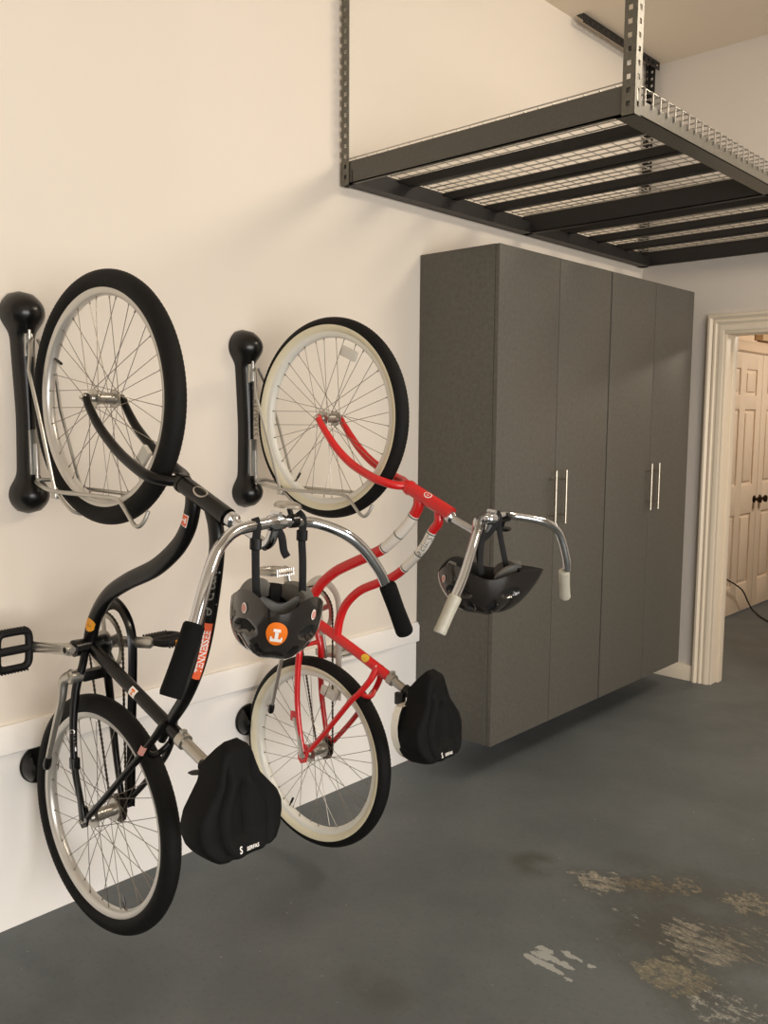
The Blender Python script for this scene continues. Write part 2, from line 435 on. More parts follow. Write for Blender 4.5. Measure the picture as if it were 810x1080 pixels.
# two six-panel closet doors
def panel_door(name, y0, y1, knob_y):
    mb = MB(); X = -0.1
    zs = [(0.235, 0.80), (1.03, 1.62), (1.73, 1.93)]
    st = 0.11; pw = (y1 - y0 - 3 * st) / 2
    cols = [(y0 + st, y0 + st + pw), (y1 - st - pw, y1 - st)]
    mb.box((X - 0.035, y0, 0.012), (X - 0.012, y1, 2.052))
    # stiles and rails
    for a, c in ((y0, y0 + st), (cols[0][1], cols[1][0]), (y1 - st, y1)): mb.box((X - 0.012, a, 0.012), (X, c, 2.052), 0, 0.002)
    zr = [0.012] + [z for p in zs for z in p] + [2.052]
    for k in range(0, len(zr), 2):
        for a, c in cols: mb.box((X - 0.012, a - 0.001, zr[k]), (X - 0.0004, c + 0.001, zr[k + 1]), 0, 0.002)
    for a, c in cols:
        for z0, z1 in zs: mb.box((X - 0.013, a + 0.028, z0 + 0.028), (X - 0.002, c - 0.028, z1 - 0.028), 0, 0.008)
    o = struct(mb, name, M['door'])
    kb = MB(); kb.lathe([(0, 0.030), (0.006, 0.030), (0.008, 0.012), (0.032, 0.011), (0.036, 0.024), (0.046, 0.030), (0.058, 0.027), (0.064, 0.012)], (X, knob_y, 0.905), (1, 0, 0), 20)
    k = kb.build('door_knob', M['bronze'], o)
    return o
panel_door('door_1', 1.52, 2.29, 2.235); panel_door('door_2', 2.296, 3.066, 2.355)

# small items in the hallway
bx = thing('door_chime', 'small tan box with a round dark hole above the hallway closet doors', 'door chime', (-0.10, 2.26, 2.155))
mb = MB(); mb.box((-0.0, -0.17, 0), (0.06, 0.24, 0.15), 0, 0.004); mb.build('box_body', M['tan'], bx)
mb = MB(); mb.lathe([(0, 0.034), (0.003, 0.034), (0.004, 0.026), (0.002, 0.02)], (0.06, 0.02, 0.07), (1, 0, 0), 20); mb.build('round_opening', M['bronze'], bx)
mb = MB()
mb.tube(crom([(-0.06, 1.44, 0.42), (-0.055, 1.56, 0.37), (-0.055, 1.66, 0.325), (-0.05, 1.82, 0.265), (-0.05, 1.97, 0.195), (-0.05, 2.09, 0.09), (-0.05, 2.19, 0.012), (0.0, 2.13, 0.006), (0.061, 2.03, 0.006), (0.185, 1.88, 0.006), (0.4, 1.7, 0.006), (0.75, 1.62, 0.006)], 8), 0.006, 8)
tag(mb.build('power_cord', M['cord']), 'dark thin cord drooping past the closet door onto the hallway floor', 'cord')

# ------------------------------------------------------------------ cabinets
def cabinet(y0, y1, label):
    root = thing('storage_cabinet', label, 'cabinet', (0, (y0 + y1) / 2, 0.16), 'tall grey wall cabinets')
    o = V((0, (y0 + y1) / 2, 0.16)); z0, z1 = 0.16, 2.235
    mb = MB(); mb.o = o
    t = 0.019
    mb.box((0.003, y0, z0), (0.397, y0 + t, z1), 0, 0.001); mb.box((0.003, y1 - t, z0), (0.397, y1, z1), 0, 0.001)
    mb.box((0.003, y0 + t, z1 - t), (0.397, y1 - t, z1), 0); mb.box((0.003, y0 + t, z0), (0.397, y1 - t, z0 + t), 0)
    mb.box((0.003, y0 + t, z0 + t), (0.012, y1 - t, z1 - t), 0); mb.box((0.34, (y0 + y1) / 2 - 0.02, z0 + t), (0.393, (y0 + y1) / 2 + 0.02, z1 - t), 1)  # last box: solid centre strip, coloured near-black to imitate shade in the seam
    mb.build('carcass', [M['cab'], M['dark']], root)
    ym = (y0 + y1) / 2
    for a, c, s in ((y0 + 0.001, ym - 0.0015, -1), (ym + 0.0015, y1 - 0.002, 1)):
        mb = MB(); mb.o = o; mb.box((0.399, a, z0 + 0.001), (0.418, c, z1 - 0.001), 0, 0.0012)
        d = mb.build('door', M['cab'], root)
        hb = MB(); hb.o = o; hy = ym + s * 0.042
        hb.tube([(0.452, hy, 1.075), (0.452, hy, 1.315)], 0.0062, 12)
        for hz in (1.115, 1.275): hb.tube([(0.417, hy, hz), (0.452, hy, hz)], 0.0048, 10)
        hb.build('handle', M['nickel'], d)
    return root
cabinet(-2.02, -1.119, 'tall grey wall cabinet nearer the bicycles, beside the red bicycle')
cabinet(-1.112, -0.206, 'tall grey wall cabinet nearer the doorway, beside the white door casing')

# ------------------------------------------------------------------ overhead rack
def overhead_rack():
    O = V((0.62, -1.28, 2.43))
    root = thing('overhead_storage_rack', 'grey steel overhead storage rack with wire decking hung from the ceiling', 'storage rack', O)
    xa, xb, ya, yb = 0.018, 1.23, -2.5, -0.05
    zb, zt = 2.43, 2.503
    def nb(): m = MB(); m.o = O; return m
    def angle_bar(lo_, hi_, flat_side): pass
    zt = 2.512; zs = 2.476
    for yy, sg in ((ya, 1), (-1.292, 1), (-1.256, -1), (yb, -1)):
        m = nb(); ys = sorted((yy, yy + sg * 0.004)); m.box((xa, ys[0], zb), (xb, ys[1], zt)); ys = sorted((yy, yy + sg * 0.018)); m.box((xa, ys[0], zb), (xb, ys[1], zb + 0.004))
        m.build('end_beam', M['steel'] if yy == ya else M['steel_dark'], root)  # beams behind the front one: same rack steel, shade put into a darker colour
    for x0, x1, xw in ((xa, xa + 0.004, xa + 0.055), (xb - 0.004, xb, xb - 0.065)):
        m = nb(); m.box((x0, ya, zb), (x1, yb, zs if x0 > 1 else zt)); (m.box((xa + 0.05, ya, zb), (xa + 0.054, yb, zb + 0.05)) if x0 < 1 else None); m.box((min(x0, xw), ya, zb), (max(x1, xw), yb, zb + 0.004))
        m.build('side_beam', M['steel_post'] if x0 > 1 else M['steel_dark'], root)  # room side lighter, wall side darker: light and shade put into the steel colour
    # cross bars: inverted channels under the decking
    for y in (-2.17, -1.88, -1.585, -0.955, -0.655, -0.355):
        m = nb(); w = 0.032; z1 = zt - 0.001; z0 = z1 - 0.034
        m.box((xa + 0.005, y - w / 2, z0), (xb - 0.062, y - w / 2 + 0.003, z1)); m.box((xa + 0.005, y + w / 2 - 0.003, z0), (xb - 0.062, y + w / 2, z1))
        m.box((xa + 0.005, y - w / 2, z0), (xb - 0.062, y + w / 2, z0 + 0.003))
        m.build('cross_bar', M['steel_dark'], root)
    # wire decks, the wire ends bent down over the room side beam
    for y0, y1 in ((ya + 0.012, -1.284), (-1.264, yb - 0.012)):
        m = nb(); z = zt + 0.003; r = 0.0023
        n = round((y1 - y0) / 0.0508)
        for i in range(n + 1):
            y = y0 + (y1 - y0) * i / n
            m.tube([(xa + 0.006, y, z), (xb - 0.008, y, z), (xb + 0.001, y, z - 0.001), (xb + 0.0035, y, z - 0.006), (xb + 0.0035, y, zs - 0.012)], r * 1.15, 6)
        nx = 22
        for i in range(nx + 1):
            x = xa + 0.012 + (xb - xa - 0.02) * i / nx
            m.tube([(x, y0 - 0.006, z + 0.004), (x, y1 + 0.006, z + 0.004)], r, 5)
        m.tube([(xa + 0.01, y0 - 0.010, z + 0.008), (xb - 0.03, y0 - 0.010, z + 0.008)], r, 5)
        m.build('wire_deck', M['wire'], root)
    # slotted corner posts
    def strip(m, p0, du, dn, w, z0, z1, th=0.0022, pitch=0.0381, hole=0.0150):
        """slotted strip: p0 corner, du width direction, dn thickness direction"""
        a = w * 0.33; c = w * 0.67
        def bx(u0, u1, q0, q1):
            A = V(p0) + V(du) * u0 + V((0, 0, q0)); B = V(p0) + V(du) * u1 + V(dn) * th + V((0, 0, q1))
            m.box((min(A.x, B.x), min(A.y, B.y), min(A.z, B.z)), (max(A.x, B.x), max(A.y, B.y), max(A.z, B.z)))
        bx(0, a, z0, z1); bx(c, w, z0, z1)
        z = z0
        while z < z1:
            bx(a, c, z, min(z1, z + pitch - hole)); z += pitch
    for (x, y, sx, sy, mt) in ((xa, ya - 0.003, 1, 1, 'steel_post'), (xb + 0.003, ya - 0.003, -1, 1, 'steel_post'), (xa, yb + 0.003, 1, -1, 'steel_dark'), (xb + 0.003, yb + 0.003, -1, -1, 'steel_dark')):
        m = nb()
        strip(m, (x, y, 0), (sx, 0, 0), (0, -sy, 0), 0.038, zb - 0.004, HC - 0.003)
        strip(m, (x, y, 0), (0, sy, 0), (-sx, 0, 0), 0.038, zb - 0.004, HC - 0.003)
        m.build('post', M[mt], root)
        # ceiling angle the post is bolted to
        m = nb()
        yl, yh = (yb - 0.82, yb + 0.02) if y > -1 else (ya - 0.02, ya + 0.80)
        xx = x + sx * 0.055
        m.box((xx, yl, HC - 0.0035), (xx + sx * 0.0001 + 0.0, yh, HC - 0.001)) if False else None
        a, c = sorted((xx, xx - sx * 0.04)); m.box((a, yl, HC - 0.004), (c, yh, HC - 0.001))
        # hanging flange with slots
        fx = xx
        m.box((min(fx, fx - sx * 0.003), yl, HC - 0.016), (max(fx, fx - sx * 0.003), yh, HC - 0.003)); m.box((min(fx, fx - sx * 0.003), yl, HC - 0.044), (max(fx, fx - sx * 0.003), yh, HC - 0.028))
        yy = yl
        while yy < yh: m.box((min(fx, fx - sx * 0.003), yy, HC - 0.029), (max(fx, fx - sx * 0.003), min(yh, yy + 0.028), HC - 0.015)); yy += 0.055
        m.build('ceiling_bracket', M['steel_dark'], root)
    return root
overhead_rack()

# ------------------------------------------------------------------ bicycles
def frame_matrix(e, n, k, o):
    return Matrix(((e[0], n[0], k[0], o[0]), (e[1], n[1], k[1], o[1]), (e[2], n[2], k[2], o[2]), (0, 0, 0, 1)))
MX_BLK = frame_matrix((0.998342, 0.057564, 0.0), (-0.057558, 0.998241, -0.014208), (-0.000818, 0.014185, 0.999899), (0.38127, -3.770681, 0.123033))
MX_RED = frame_matrix((0.997916, 0.064532, 0.0), (-0.064519, 0.997708, -0.020401), (-0.001317, 0.020359, 0.999792), (0.356434, -2.961718, 0.064069))

def wheel(root, c, tyre_mats, rim_mat, half, valve_deg, refl_deg=None, cog=False, tw=0.0265, split=85):
    """c=(u,k) centre; rim is the part, tyre/spokes/hub/valve its sub-parts"""
    C = (c[0], 0.0, c[1])
    m = MB(); m.ring(C, [(0.285, -0.0165), (0.285, 0.0165), (0.272, 0.0155), (0.266, 0.011), (0.263, 0.0), (0.266, -0.011), (0.272, -0.0155)], 120)
    rim = m.build('wheel', rim_mat, root, 50)
    # tyre
    R = 0.33; rc = R - tw; npf = 28; prof = []; mis = []
    for j in range(npf):
        a = 2 * PI * j / npf; prof.append((rc + tw * math.cos(a), tw * math.sin(a)))
        am = math.degrees(2 * PI * (j + 0.5) / npf); am = min(am, 360 - am)
        mis.append(0 if am < split else 1)
    def mod(i, j):
        a = math.degrees(2 * PI * j / npf); a = min(a, 360 - a)
        if 35 < a < 72: return 0.0007 if i % 2 else -0.0005
        if a <= 35: return 0.0007 if (i + j) % 2 else -0.0003
        return 0
    m = MB(); m.ring(C, prof, 300, mis, mod); m.build('tyre', tyre_mats, rim, 40)
    # spokes
    m = MB(); n = 36
    for i in range(n):
        a = 2 * PI * (i + 0.5) / n; side = -1 if i % 2 else 1; tw_ = math.radians(72) * (1 if (i // 2) % 2 else -1)
        hr = 0.022 if not cog else 0.028
        p = V((C[0] + 0.268 * math.cos(a), side * 0.004, C[2] + 0.268 * math.sin(a)))
        q = V((C[0] + hr * math.cos(a + tw_), side * half * 0.62, C[2] + hr * math.sin(a + tw_)))
        m.tube([p, q], 0.00105, 5)
        d = (q - p).normalized(); m.tube([p - d * 0.004, p + d * 0.012], 0.0021, 6)
    m.build('spokes', M['spoke'], rim, 60)
    # hub
    m = MB(); h = half
    if cog:
        m.lathe([(-h * .80, 0.012), (-h * .66, 0.014), (-h * .64, 0.031), (-h * .60, 0.031), (-h * .58, 0.018), (h * .5, 0.017), (h * .52, 0.031), (h * .58, 0.031), (h * .6, 0.014), (h * .9, 0.012)], C, (0, 1, 0), 24)
    else:
        m.lathe([(-h * .86, 0.009), (-h * .70, 0.011), (-h * .68, 0.025), (-h * .62, 0.025), (-h * .58, 0.0155), (h * .58, 0.0155), (h * .62, 0.025), (h * .68, 0.025), (h * .70, 0.011), (h * .86, 0.009)], C, (0, 1, 0), 24)
    m.tube([(C[0], -h - 0.022, C[2]), (C[0], h + 0.022, C[2])], 0.0045, 10)
    for s in (-1, 1): m.lathe([(0, 0.0115), (s * 0.008, 0.0115), (s * 0.010, 0.009)], (C[0], s * (h + 0.004), C[2]), (0, 1, 0), 6)
    m.build('hub', M['alloy'], rim)
    if cog:
        m = MB(); m.ring((C[0], 0.046, C[2]), [(0.036, -0.0015), (0.036, 0.0015), (0.016, 0.0015), (0.016, -0.0015)], 72, None, lambda i, j: 0.004 if j < 2 and (i % 4) < 2 else 0)
        m.build('sprocket', M['chain'], rim)
    a = math.radians(valve_deg); d = V((math.cos(a), 0, math.sin(a)))
    m = MB(); p = V(C) + d * 0.264
    m.tube([p, p - d * 0.014, p - d * 0.015, p - d * 0.036], [0.003, 0.003, 0.0045, 0.0042], 8); m.build('valve_cap', M['blackp'], rim)
    if refl_deg is not None:
        a = math.radians(refl_deg); d = V((math.cos(a), 0, math.sin(a))); t = V((-math.sin(a), 0, math.cos(a)))
        m = MB(); mt = Matrix((d, V((0, 1, 0)), t)).transposed()
        p = V(C) + d * 0.225
        m.box(p - V((0.017, 0.007, 0.034)), p + V((0.017, 0.007, 0.034)), 0, 0.005, mt); m.build('wheel_reflector', M['reflector'], rim)
    return rim

BAR_BLK = ([(.05, .688, 1.192), (.108, .688, 1.186), (.155, .703, 1.171), (.203, .730, 1.147), (.250, .759, 1.099), (.281, .768, 1.034), (.3, .771, .995)],
           [(.05, .687, 1.191), (.108, .701, 1.185), (.155, .738, 1.163), (.203, .756, 1.127), (.250, .766, 1.073), (.281, .764, 1.032), (.3, .766, .995)], [(.283, .768, 1.03), (.345, .775, .905)])
BAR_RED = ([(.05, .679, 1.193), (.1, .703, 1.188), (.15, .733, 1.163), (.2, .752, 1.12), (.25, .763, 1.06), (.288, .766, 1.016), (.3, .764, .99)],
           [(.05, .682, 1.199), (.1, .694, 1.195), (.15, .731, 1.186), (.2, .760, 1.170), (.25, .772, 1.136), (.285, .780, 1.058), (.299, .776, 1.018)], [(.292, .770, 1.018), (.338, .754, .925)])
def handlebar(root, grip_mat, BAR, grip_flare=True, bell=None):
    pts = [(u, -w, k) for w, u, k in reversed(BAR[0])] + [(.685, 0, 1.194)] + [(u, w, k) for w, u, k in BAR[1]]
    P = crom(pts, 8)
    m = MB(); m.tube(P, 0.0125, 16); hb = m.build('handlebar', M['chrome'], root)
    for s in (-1, 1):
        q = BAR[2]; A = V((q[0][1], s * q[0][0], q[0][2])); B = V((q[1][1], s * q[1][0], q[1][2]))
        m = MB(); pp = [A.lerp(B, t) for t in (0, .03, .1, .5, .85, .95, 1.0)]
        if grip_flare: m.tube(pp, [.0185, .0210, .0210, .0202, .0215, .0220, .0200], 16)
        else: m.tube(pp, [.0150, .0175, .0178, .0166, .0166, .0176, .0155], 16)
        m.build('grip', grip_mat, hb)
    if bell:
        (n, up) = bell
        m = MB(); c = V((.687, n, 1.193))
        m.tube([c + V((0, -0.009, 0)), c + V((0, 0.009, 0))], 0.0155, 14, 0)
        m.tube([c, c + V((-0.01, -0.004, up * 0.032))], 0.006, 8, 0)
        p = c + V((-0.012, -0.005, up * 0.03))
        m.lathe([(0, 0.031), (up * 0.002, 0.032), (up * 0.008, 0.029), (up * 0.012, 0.020), (up * 0.014, 0.004)], p, (0.1, 0.05, 1), 24, 1)
        m.build('bell', [M['blackp'], M['alloy'] if up > 0 else M['blackp']], hb)
    # stem: quill, neck and clamp
    m = MB()
    m.lathe([(0, 0.0185), (0.014, 0.0185), (0.018, 0.014), (0.021, 0.0115)], (.535, 0, 1.189), (.93, 0, -.365), 20)
    m.tube([(.53, 0, 1.191), (.655, 0, 1.142)], 0.0112, 16)
    m.tube(crom([(.648, 0, 1.140), (.668, 0, 1.152), (.684, 0, 1.188)], 5), [0.0135, 0.013, 0.0125], 14)
    m.lathe([(-0.024, 0.0125), (-0.020, 0.0165), (-0.008, 0.0185), (0.008, 0.0185), (0.020, 0.0165), (0.024, 0.0125)], (.686, 0, 1.193), (0, 1, 0), 18)
    m.tube([(.700, 0.0, 1.212), (.673, 0.0, 1.214)], 0.006, 8)
    m.build('stem', M['chrome'], root)
    return hb

def saddle(root, S, white_under=False, text=True):
    """S: dict(a=(u,k) of the clamp) ; cushion built with length along k and top facing +u"""
    cu, ck = S['c']; tilt = S['tilt']; L0, L1 = S['len']; W = S['w']
    sd = bpy.data.objects  # noqa
    ct, st_ = math.cos(tilt), math.sin(tilt)
    def P(l, y, h):  # l along the nose direction, h above the rails
        return V((cu + h * ct - l * st_, y, ck + l * ct + h * st_))
    NL, NC = 40, 40
    def half(t):      # t 0 nose .. 1 tail
        pts = [(0, .020), (.05, .037), (.12, .048), (.22, .056), (.32, .066), (.42, .090), (.52, .114), (.62, .125), (.72, .124), (.82, .113), (.9, .094), (.96, .070), (1.0, .045)]
        for (a, x), (b, y) in zip(pts, pts[1:]):
            if a <= t <= b:
                f = (t - a) / (b - a)
                return (x + (y - x) * f) * W
        return .02 * W
    rows = []; low = []
    for i in range(NL + 1):
        t = i / NL; l = L1 + (L0 - L1) * t; w = half(t)
        edge = min(1, math.sin(min(1, t / .07) * PI / 2)) * min(1, math.sin(min(1, (1 - t) / .09) * PI / 2))
        top = (.052 + .010 * math.sin((t - .3) * PI)) + .018 * max(0, (t - .75)) / .25
        skirt = .012 - .052 * (1 if t > .2 else t / .2)
        row = []
        for j in range(NC + 1):
            s = (j / NC) * 2 - 1; a = abs(s)
            if a < .78:
                q = a / .78; y = w * (math.sin(q * PI / 2 * .96)) ** 0.92
                h = top - .020 * q ** 3
                # central channel and the seam grooves between the two pads
                h -= (.016 * math.exp(-(y / .011) ** 2)) * (1 if .3 < t < .80 else 0) * min(1, max(0, (t - .3) / .1)) * min(1, max(0, (.80 - t) / .08))
                g = max(.02, w * .60)
                h -= .011 * math.exp(-((y - g) / .006) ** 2) * min(1, max(0, (t - .16) / .1)) * min(1, max(0, (.97 - t) / .1))
                h += .004 * math.exp(-((y - g + .02) / .012) ** 2) * (1 if t > .3 else 0)
            else:
                q = (a - .78) / .22; y = w * (1.0 - .10 * q ** 2); h = (top - .020) * (1 - q) + skirt * q
            h = skirt + (h - skirt) * max(.05, edge)
            row.append(P(l, math.copysign(y, s) if s else 0.0, h))
        rows.append(row)
    m = MB(); m.grid(rows)
    # close the underside
    under = [[r[0], r[-1]] for r in rows]; m.grid(under)
    n = NC + 1; b = 0
    m.f.append(tuple(range(n))); m.m.append(0); m.f.append(tuple(NL * n + k for k in range(n))); m.m.append(0)
    sad = m.build('saddle', M['cover'], root, 60)
    # printed logo near the tail
    from mathutils.bvhtree import BVHTree
    bv = BVHTree.FromPolygons([V(p) for p in m.v[:(NL + 1) * (NC + 1)]], [f for f in m.f[:NL * NC]])
    hd = V((ct, 0, st_))
    def surf(x, l):
        h = bv.ray_cast(P(l, x, .25), -hd)
        return (h[0] if h[0] else P(l, x, .05)) + hd * .0012
    if text:
        vs, fs = text_geo('SERFAS', .0115, .25, .0003); va, fa = text_geo('S', .020, .2, .0006)
        lp = L0 + .034
        sl = -.04
        pts = [surf(.004 + x, lp + sl * x + y) for x, y in vs]; b = len(pts)
        pts += [surf(-.032 + x, lp + .004 + y) for x, y in va]
        decal('saddle_logo', [((pts, fs + [tuple(i + b for i in f) for f in fa]), M['sticker_white'])], sad)
    # rails, clamp and underside
    m = MB()
    for s in (-1, 1):
        m.tube(crom([P(L1 - .03, s * .012, .012), P(L1 - .07, s * .022, -.018), P(.02, s * .022, -.03), P(-.05, s * .022, -.026), P(L0 + .05, s * .045, .01)], 6), .0035, 8)
    m.lathe([(-.03, .012), (-.026, .017), (.026, .017), (.03, .012)], P(-.01, 0, -.034), (0, 1, 0), 14)
    m.build('saddle_rails', M['steel_dark'], sad)
    if white_under:
        m = MB()
        rr = []
        for i in range(17):
            t = i / 16; l = L0 + .012 + (.17) * (1 - t); w = half(.45 + .53 * t) * .96
            rr.append([P(l, -w, -.032), P(l, -w * 1.01, -.058), P(l, -w * .8, -.064), P(l, w * .8, -.064), P(l, w * 1.01, -.058), P(l, w, -.032)])
        m.grid(rr); m.f.append(tuple(range(6))); m.m.append(0); m.f.append(tuple(16 * 6 + k for k in range(6))); m.m.append(0)
        m.build('saddle_base', M['saddle_white'], sad, 50)
        m = MB(); q = P(L0 + .02, -.01, -.05); m.tube([q, q + V((-.006, -.004, -.014)), q + V((-.012, -.004, -.03))], [.006, .006, .004], 8); m.build('drawcord', M['red_deep'], sad)
    return sad

def pedal(m, c, ang, side, mi=0, mi2=1):
    """cage pedal centred at c, spindle along n; ang turns it about the spindle"""
    ca, sa = math.cos(ang), math.sin(ang)
    def Q(a, y, h): return V((c[0] + a * ca - h * sa, c[1] + y, c[2] + a * sa + h * ca))
    hw, hl = .052, .046
    loop = []
    for k in range(36):
        t = 2 * PI * k / 36; cx = abs(math.cos(t)) ** .38 * math.copysign(1, math.cos(t)); sy = abs(math.sin(t)) ** .38 * math.copysign(1, math.sin(t))
        loop.append(Q(cx * hw, sy * hl, 0))
    m.tube(loop, .0115, 8, mi, True, ref=Q(0, 0, 1) - Q(0, 0, 0), rb=.011)
    m.tube([Q(0, -hl, 0), Q(0, hl, 0)], .0125, 10, mi, False, Q(0, 0, 1) - Q(0, 0, 0), .011)
    m.tube([Q(0, -side * (hl + .018), 0), Q(0, -side * hl * .5, 0)], .0065, 10, mi2)
    for s in (-1, 1):
        for y in [(-.8 + .2 * i) * hl for i in range(9)]:
            m.tube([Q(s * (hw + .007), y, -.012), Q(s * (hw + .007), y, .012)], .0028, 5, mi)

def crankset(root, bb, near, far, ring_r, near_ped, far_ped, amber=True, pmats=None):
    m = MB()
    m.lathe([(-.052, .016), (-.050, .023), (-.035, .023), (-.033, .019), (.033, .019), (.035, .024), (.05, .024)], (bb[0], 0, bb[1]), (0, 1, 0), 20)
    cs = m.build('crankset', M['blackp'], root)
    for (end, n0, n1, s, pang) in ((near, -.062, -.078, -1, near_ped), (far, .062, .082, 1, far_ped)):
        m = MB(); A = V((bb[0], n0, bb[1])); B = V((end[0], n1, end[1])); d = (B - A).normalized()
        m.tube([A - d * .016, A, A.lerp(B, .2), A.lerp(B, .5), A.lerp(B, .85), B, B + d * .012], [.010, .0185, .0165, .0155, .0160, .0165, .010], 16, 0, False, (0, 1, 0), [.008, .0125, .0095, .008, .008, .009, .006])
        m.lathe([(s * .004, .0135), (s * .0125, .0135), (s * .014, .0115)], A, (0, 1, 0), 16, 0); m.lathe([(s * .0135, .0085), (s * .0145, .0085)], A, (0, 1, 0), 14, 1)
        arm = m.build('crank_arm', [M['alloy'], M['blackm']], cs)
        m = MB(); pc = B + V((0, s * .058, 0)); pedal(m, pc, pang, s); m.build('pedal', pmats or [M['blackm'], M['alloy']], cs)
        if amber and s > 0:
            ca, sa = math.cos(pang), math.sin(pang)
            for q in (-1, 1):
                c = pc + V((q * .018, -.0, 0)) + V((-sa, 0, ca)) * 0 + V((q * .044 * ca, 0, q * .044 * sa)); mt = Matrix.Rotation(-pang, 3, 'Y')
                m = MB(); m.box(c - V((.005, .020, .008)), c + V((.005, .020, .008)), 0, .001, mt)
                m.build('pedal_reflector', M['amber'], cs, label='amber pedal reflector')
    m = MB()
    m.ring((bb[0], .046, bb[1]), [(ring_r, -.0012), (ring_r, .0012), (ring_r * .83, .0012), (ring_r * .83, -.0012)], 132, None, lambda i, j: .004 if j < 2 and (i % 3) < 2 else 0)
    m.ring((bb[0], .046, bb[1]), [(ring_r * .42, -.002), (ring_r * .42, .002), (.017, .002), (.017, -.002)], 40)
    for k in range(5):
        a = 2 * PI * k / 5 + .4; d = V((math.cos(a), 0, math.sin(a))); c = V((bb[0], .046, bb[1]))
        m.tube([c + d * ring_r * .36, c + d * ring_r * .86], .010, 8, 0, False, (0, 1, 0), .0022)
    m.build('chainring', M['alloy'], cs)
    return cs

def chain(root, bb, ring_r, ax, cog_r, n=.046):
    A = V((bb[0], n, bb[1])); B = V((ax[0], n, ax[1])); d = (A - B); dist = d.length; th = math.atan2(d.z, d.x)
    off = math.acos((ring_r - cog_r) / dist)
    pts = []
    def arc(C, r, a0, a1, k):
        for i in range(k + 1):
            a = a0 + (a1 - a0) * i / k; pts.append(V((C.x + r * math.cos(a), n, C.z + r * math.sin(a))))
    arc(A, ring_r, th - (PI - off), th + (PI - off), 36)
    p, q = V((A.x + ring_r * math.cos(th + PI - off), n, A.z + ring_r * math.sin(th + PI - off))), V((B.x + cog_r * math.cos(th + PI - off), n, B.z + cog_r * math.sin(th + PI - off)))
    for i in range(1, 34): pts.append(p.lerp(q, i / 34))
    arc(B, cog_r, th + PI - off, th + PI + off, 12)
    p, q = V((B.x + cog_r * math.cos(th + PI + off), n, B.z + cog_r * math.sin(th + PI + off))), V((A.x + ring_r * math.cos(th - PI + off), n, A.z + ring_r * math.sin(th - PI + off)))
    for i in range(1, 34): pts.append(p.lerp(q, i / 34))
    # resample evenly at half links so that the radius can alternate
    cum = [0]
    for i in range(len(pts)): cum.append(cum[-1] + (pts[(i + 1) % len(pts)] - pts[i]).length)
    N = int(cum[-1] / .0063) // 2 * 2; out = []; i = 0
    for k in range(N):
        s = cum[-1] * k / N
        while cum[i + 1] < s: i += 1
        out.append(pts[i].lerp(pts[(i + 1) % len(pts)], (s - cum[i]) / max(1e-9, cum[i + 1] - cum[i])))
    m = MB(); R = [(.0052 if k % 2 else .0028) for k in range(N)]
    m.tube(out, R, 6, 0, True, (0, 1, 0), [.0035 if k % 2 else .0025 for k in range(N)]); return m.build('chain', M['chain'], root, 60)

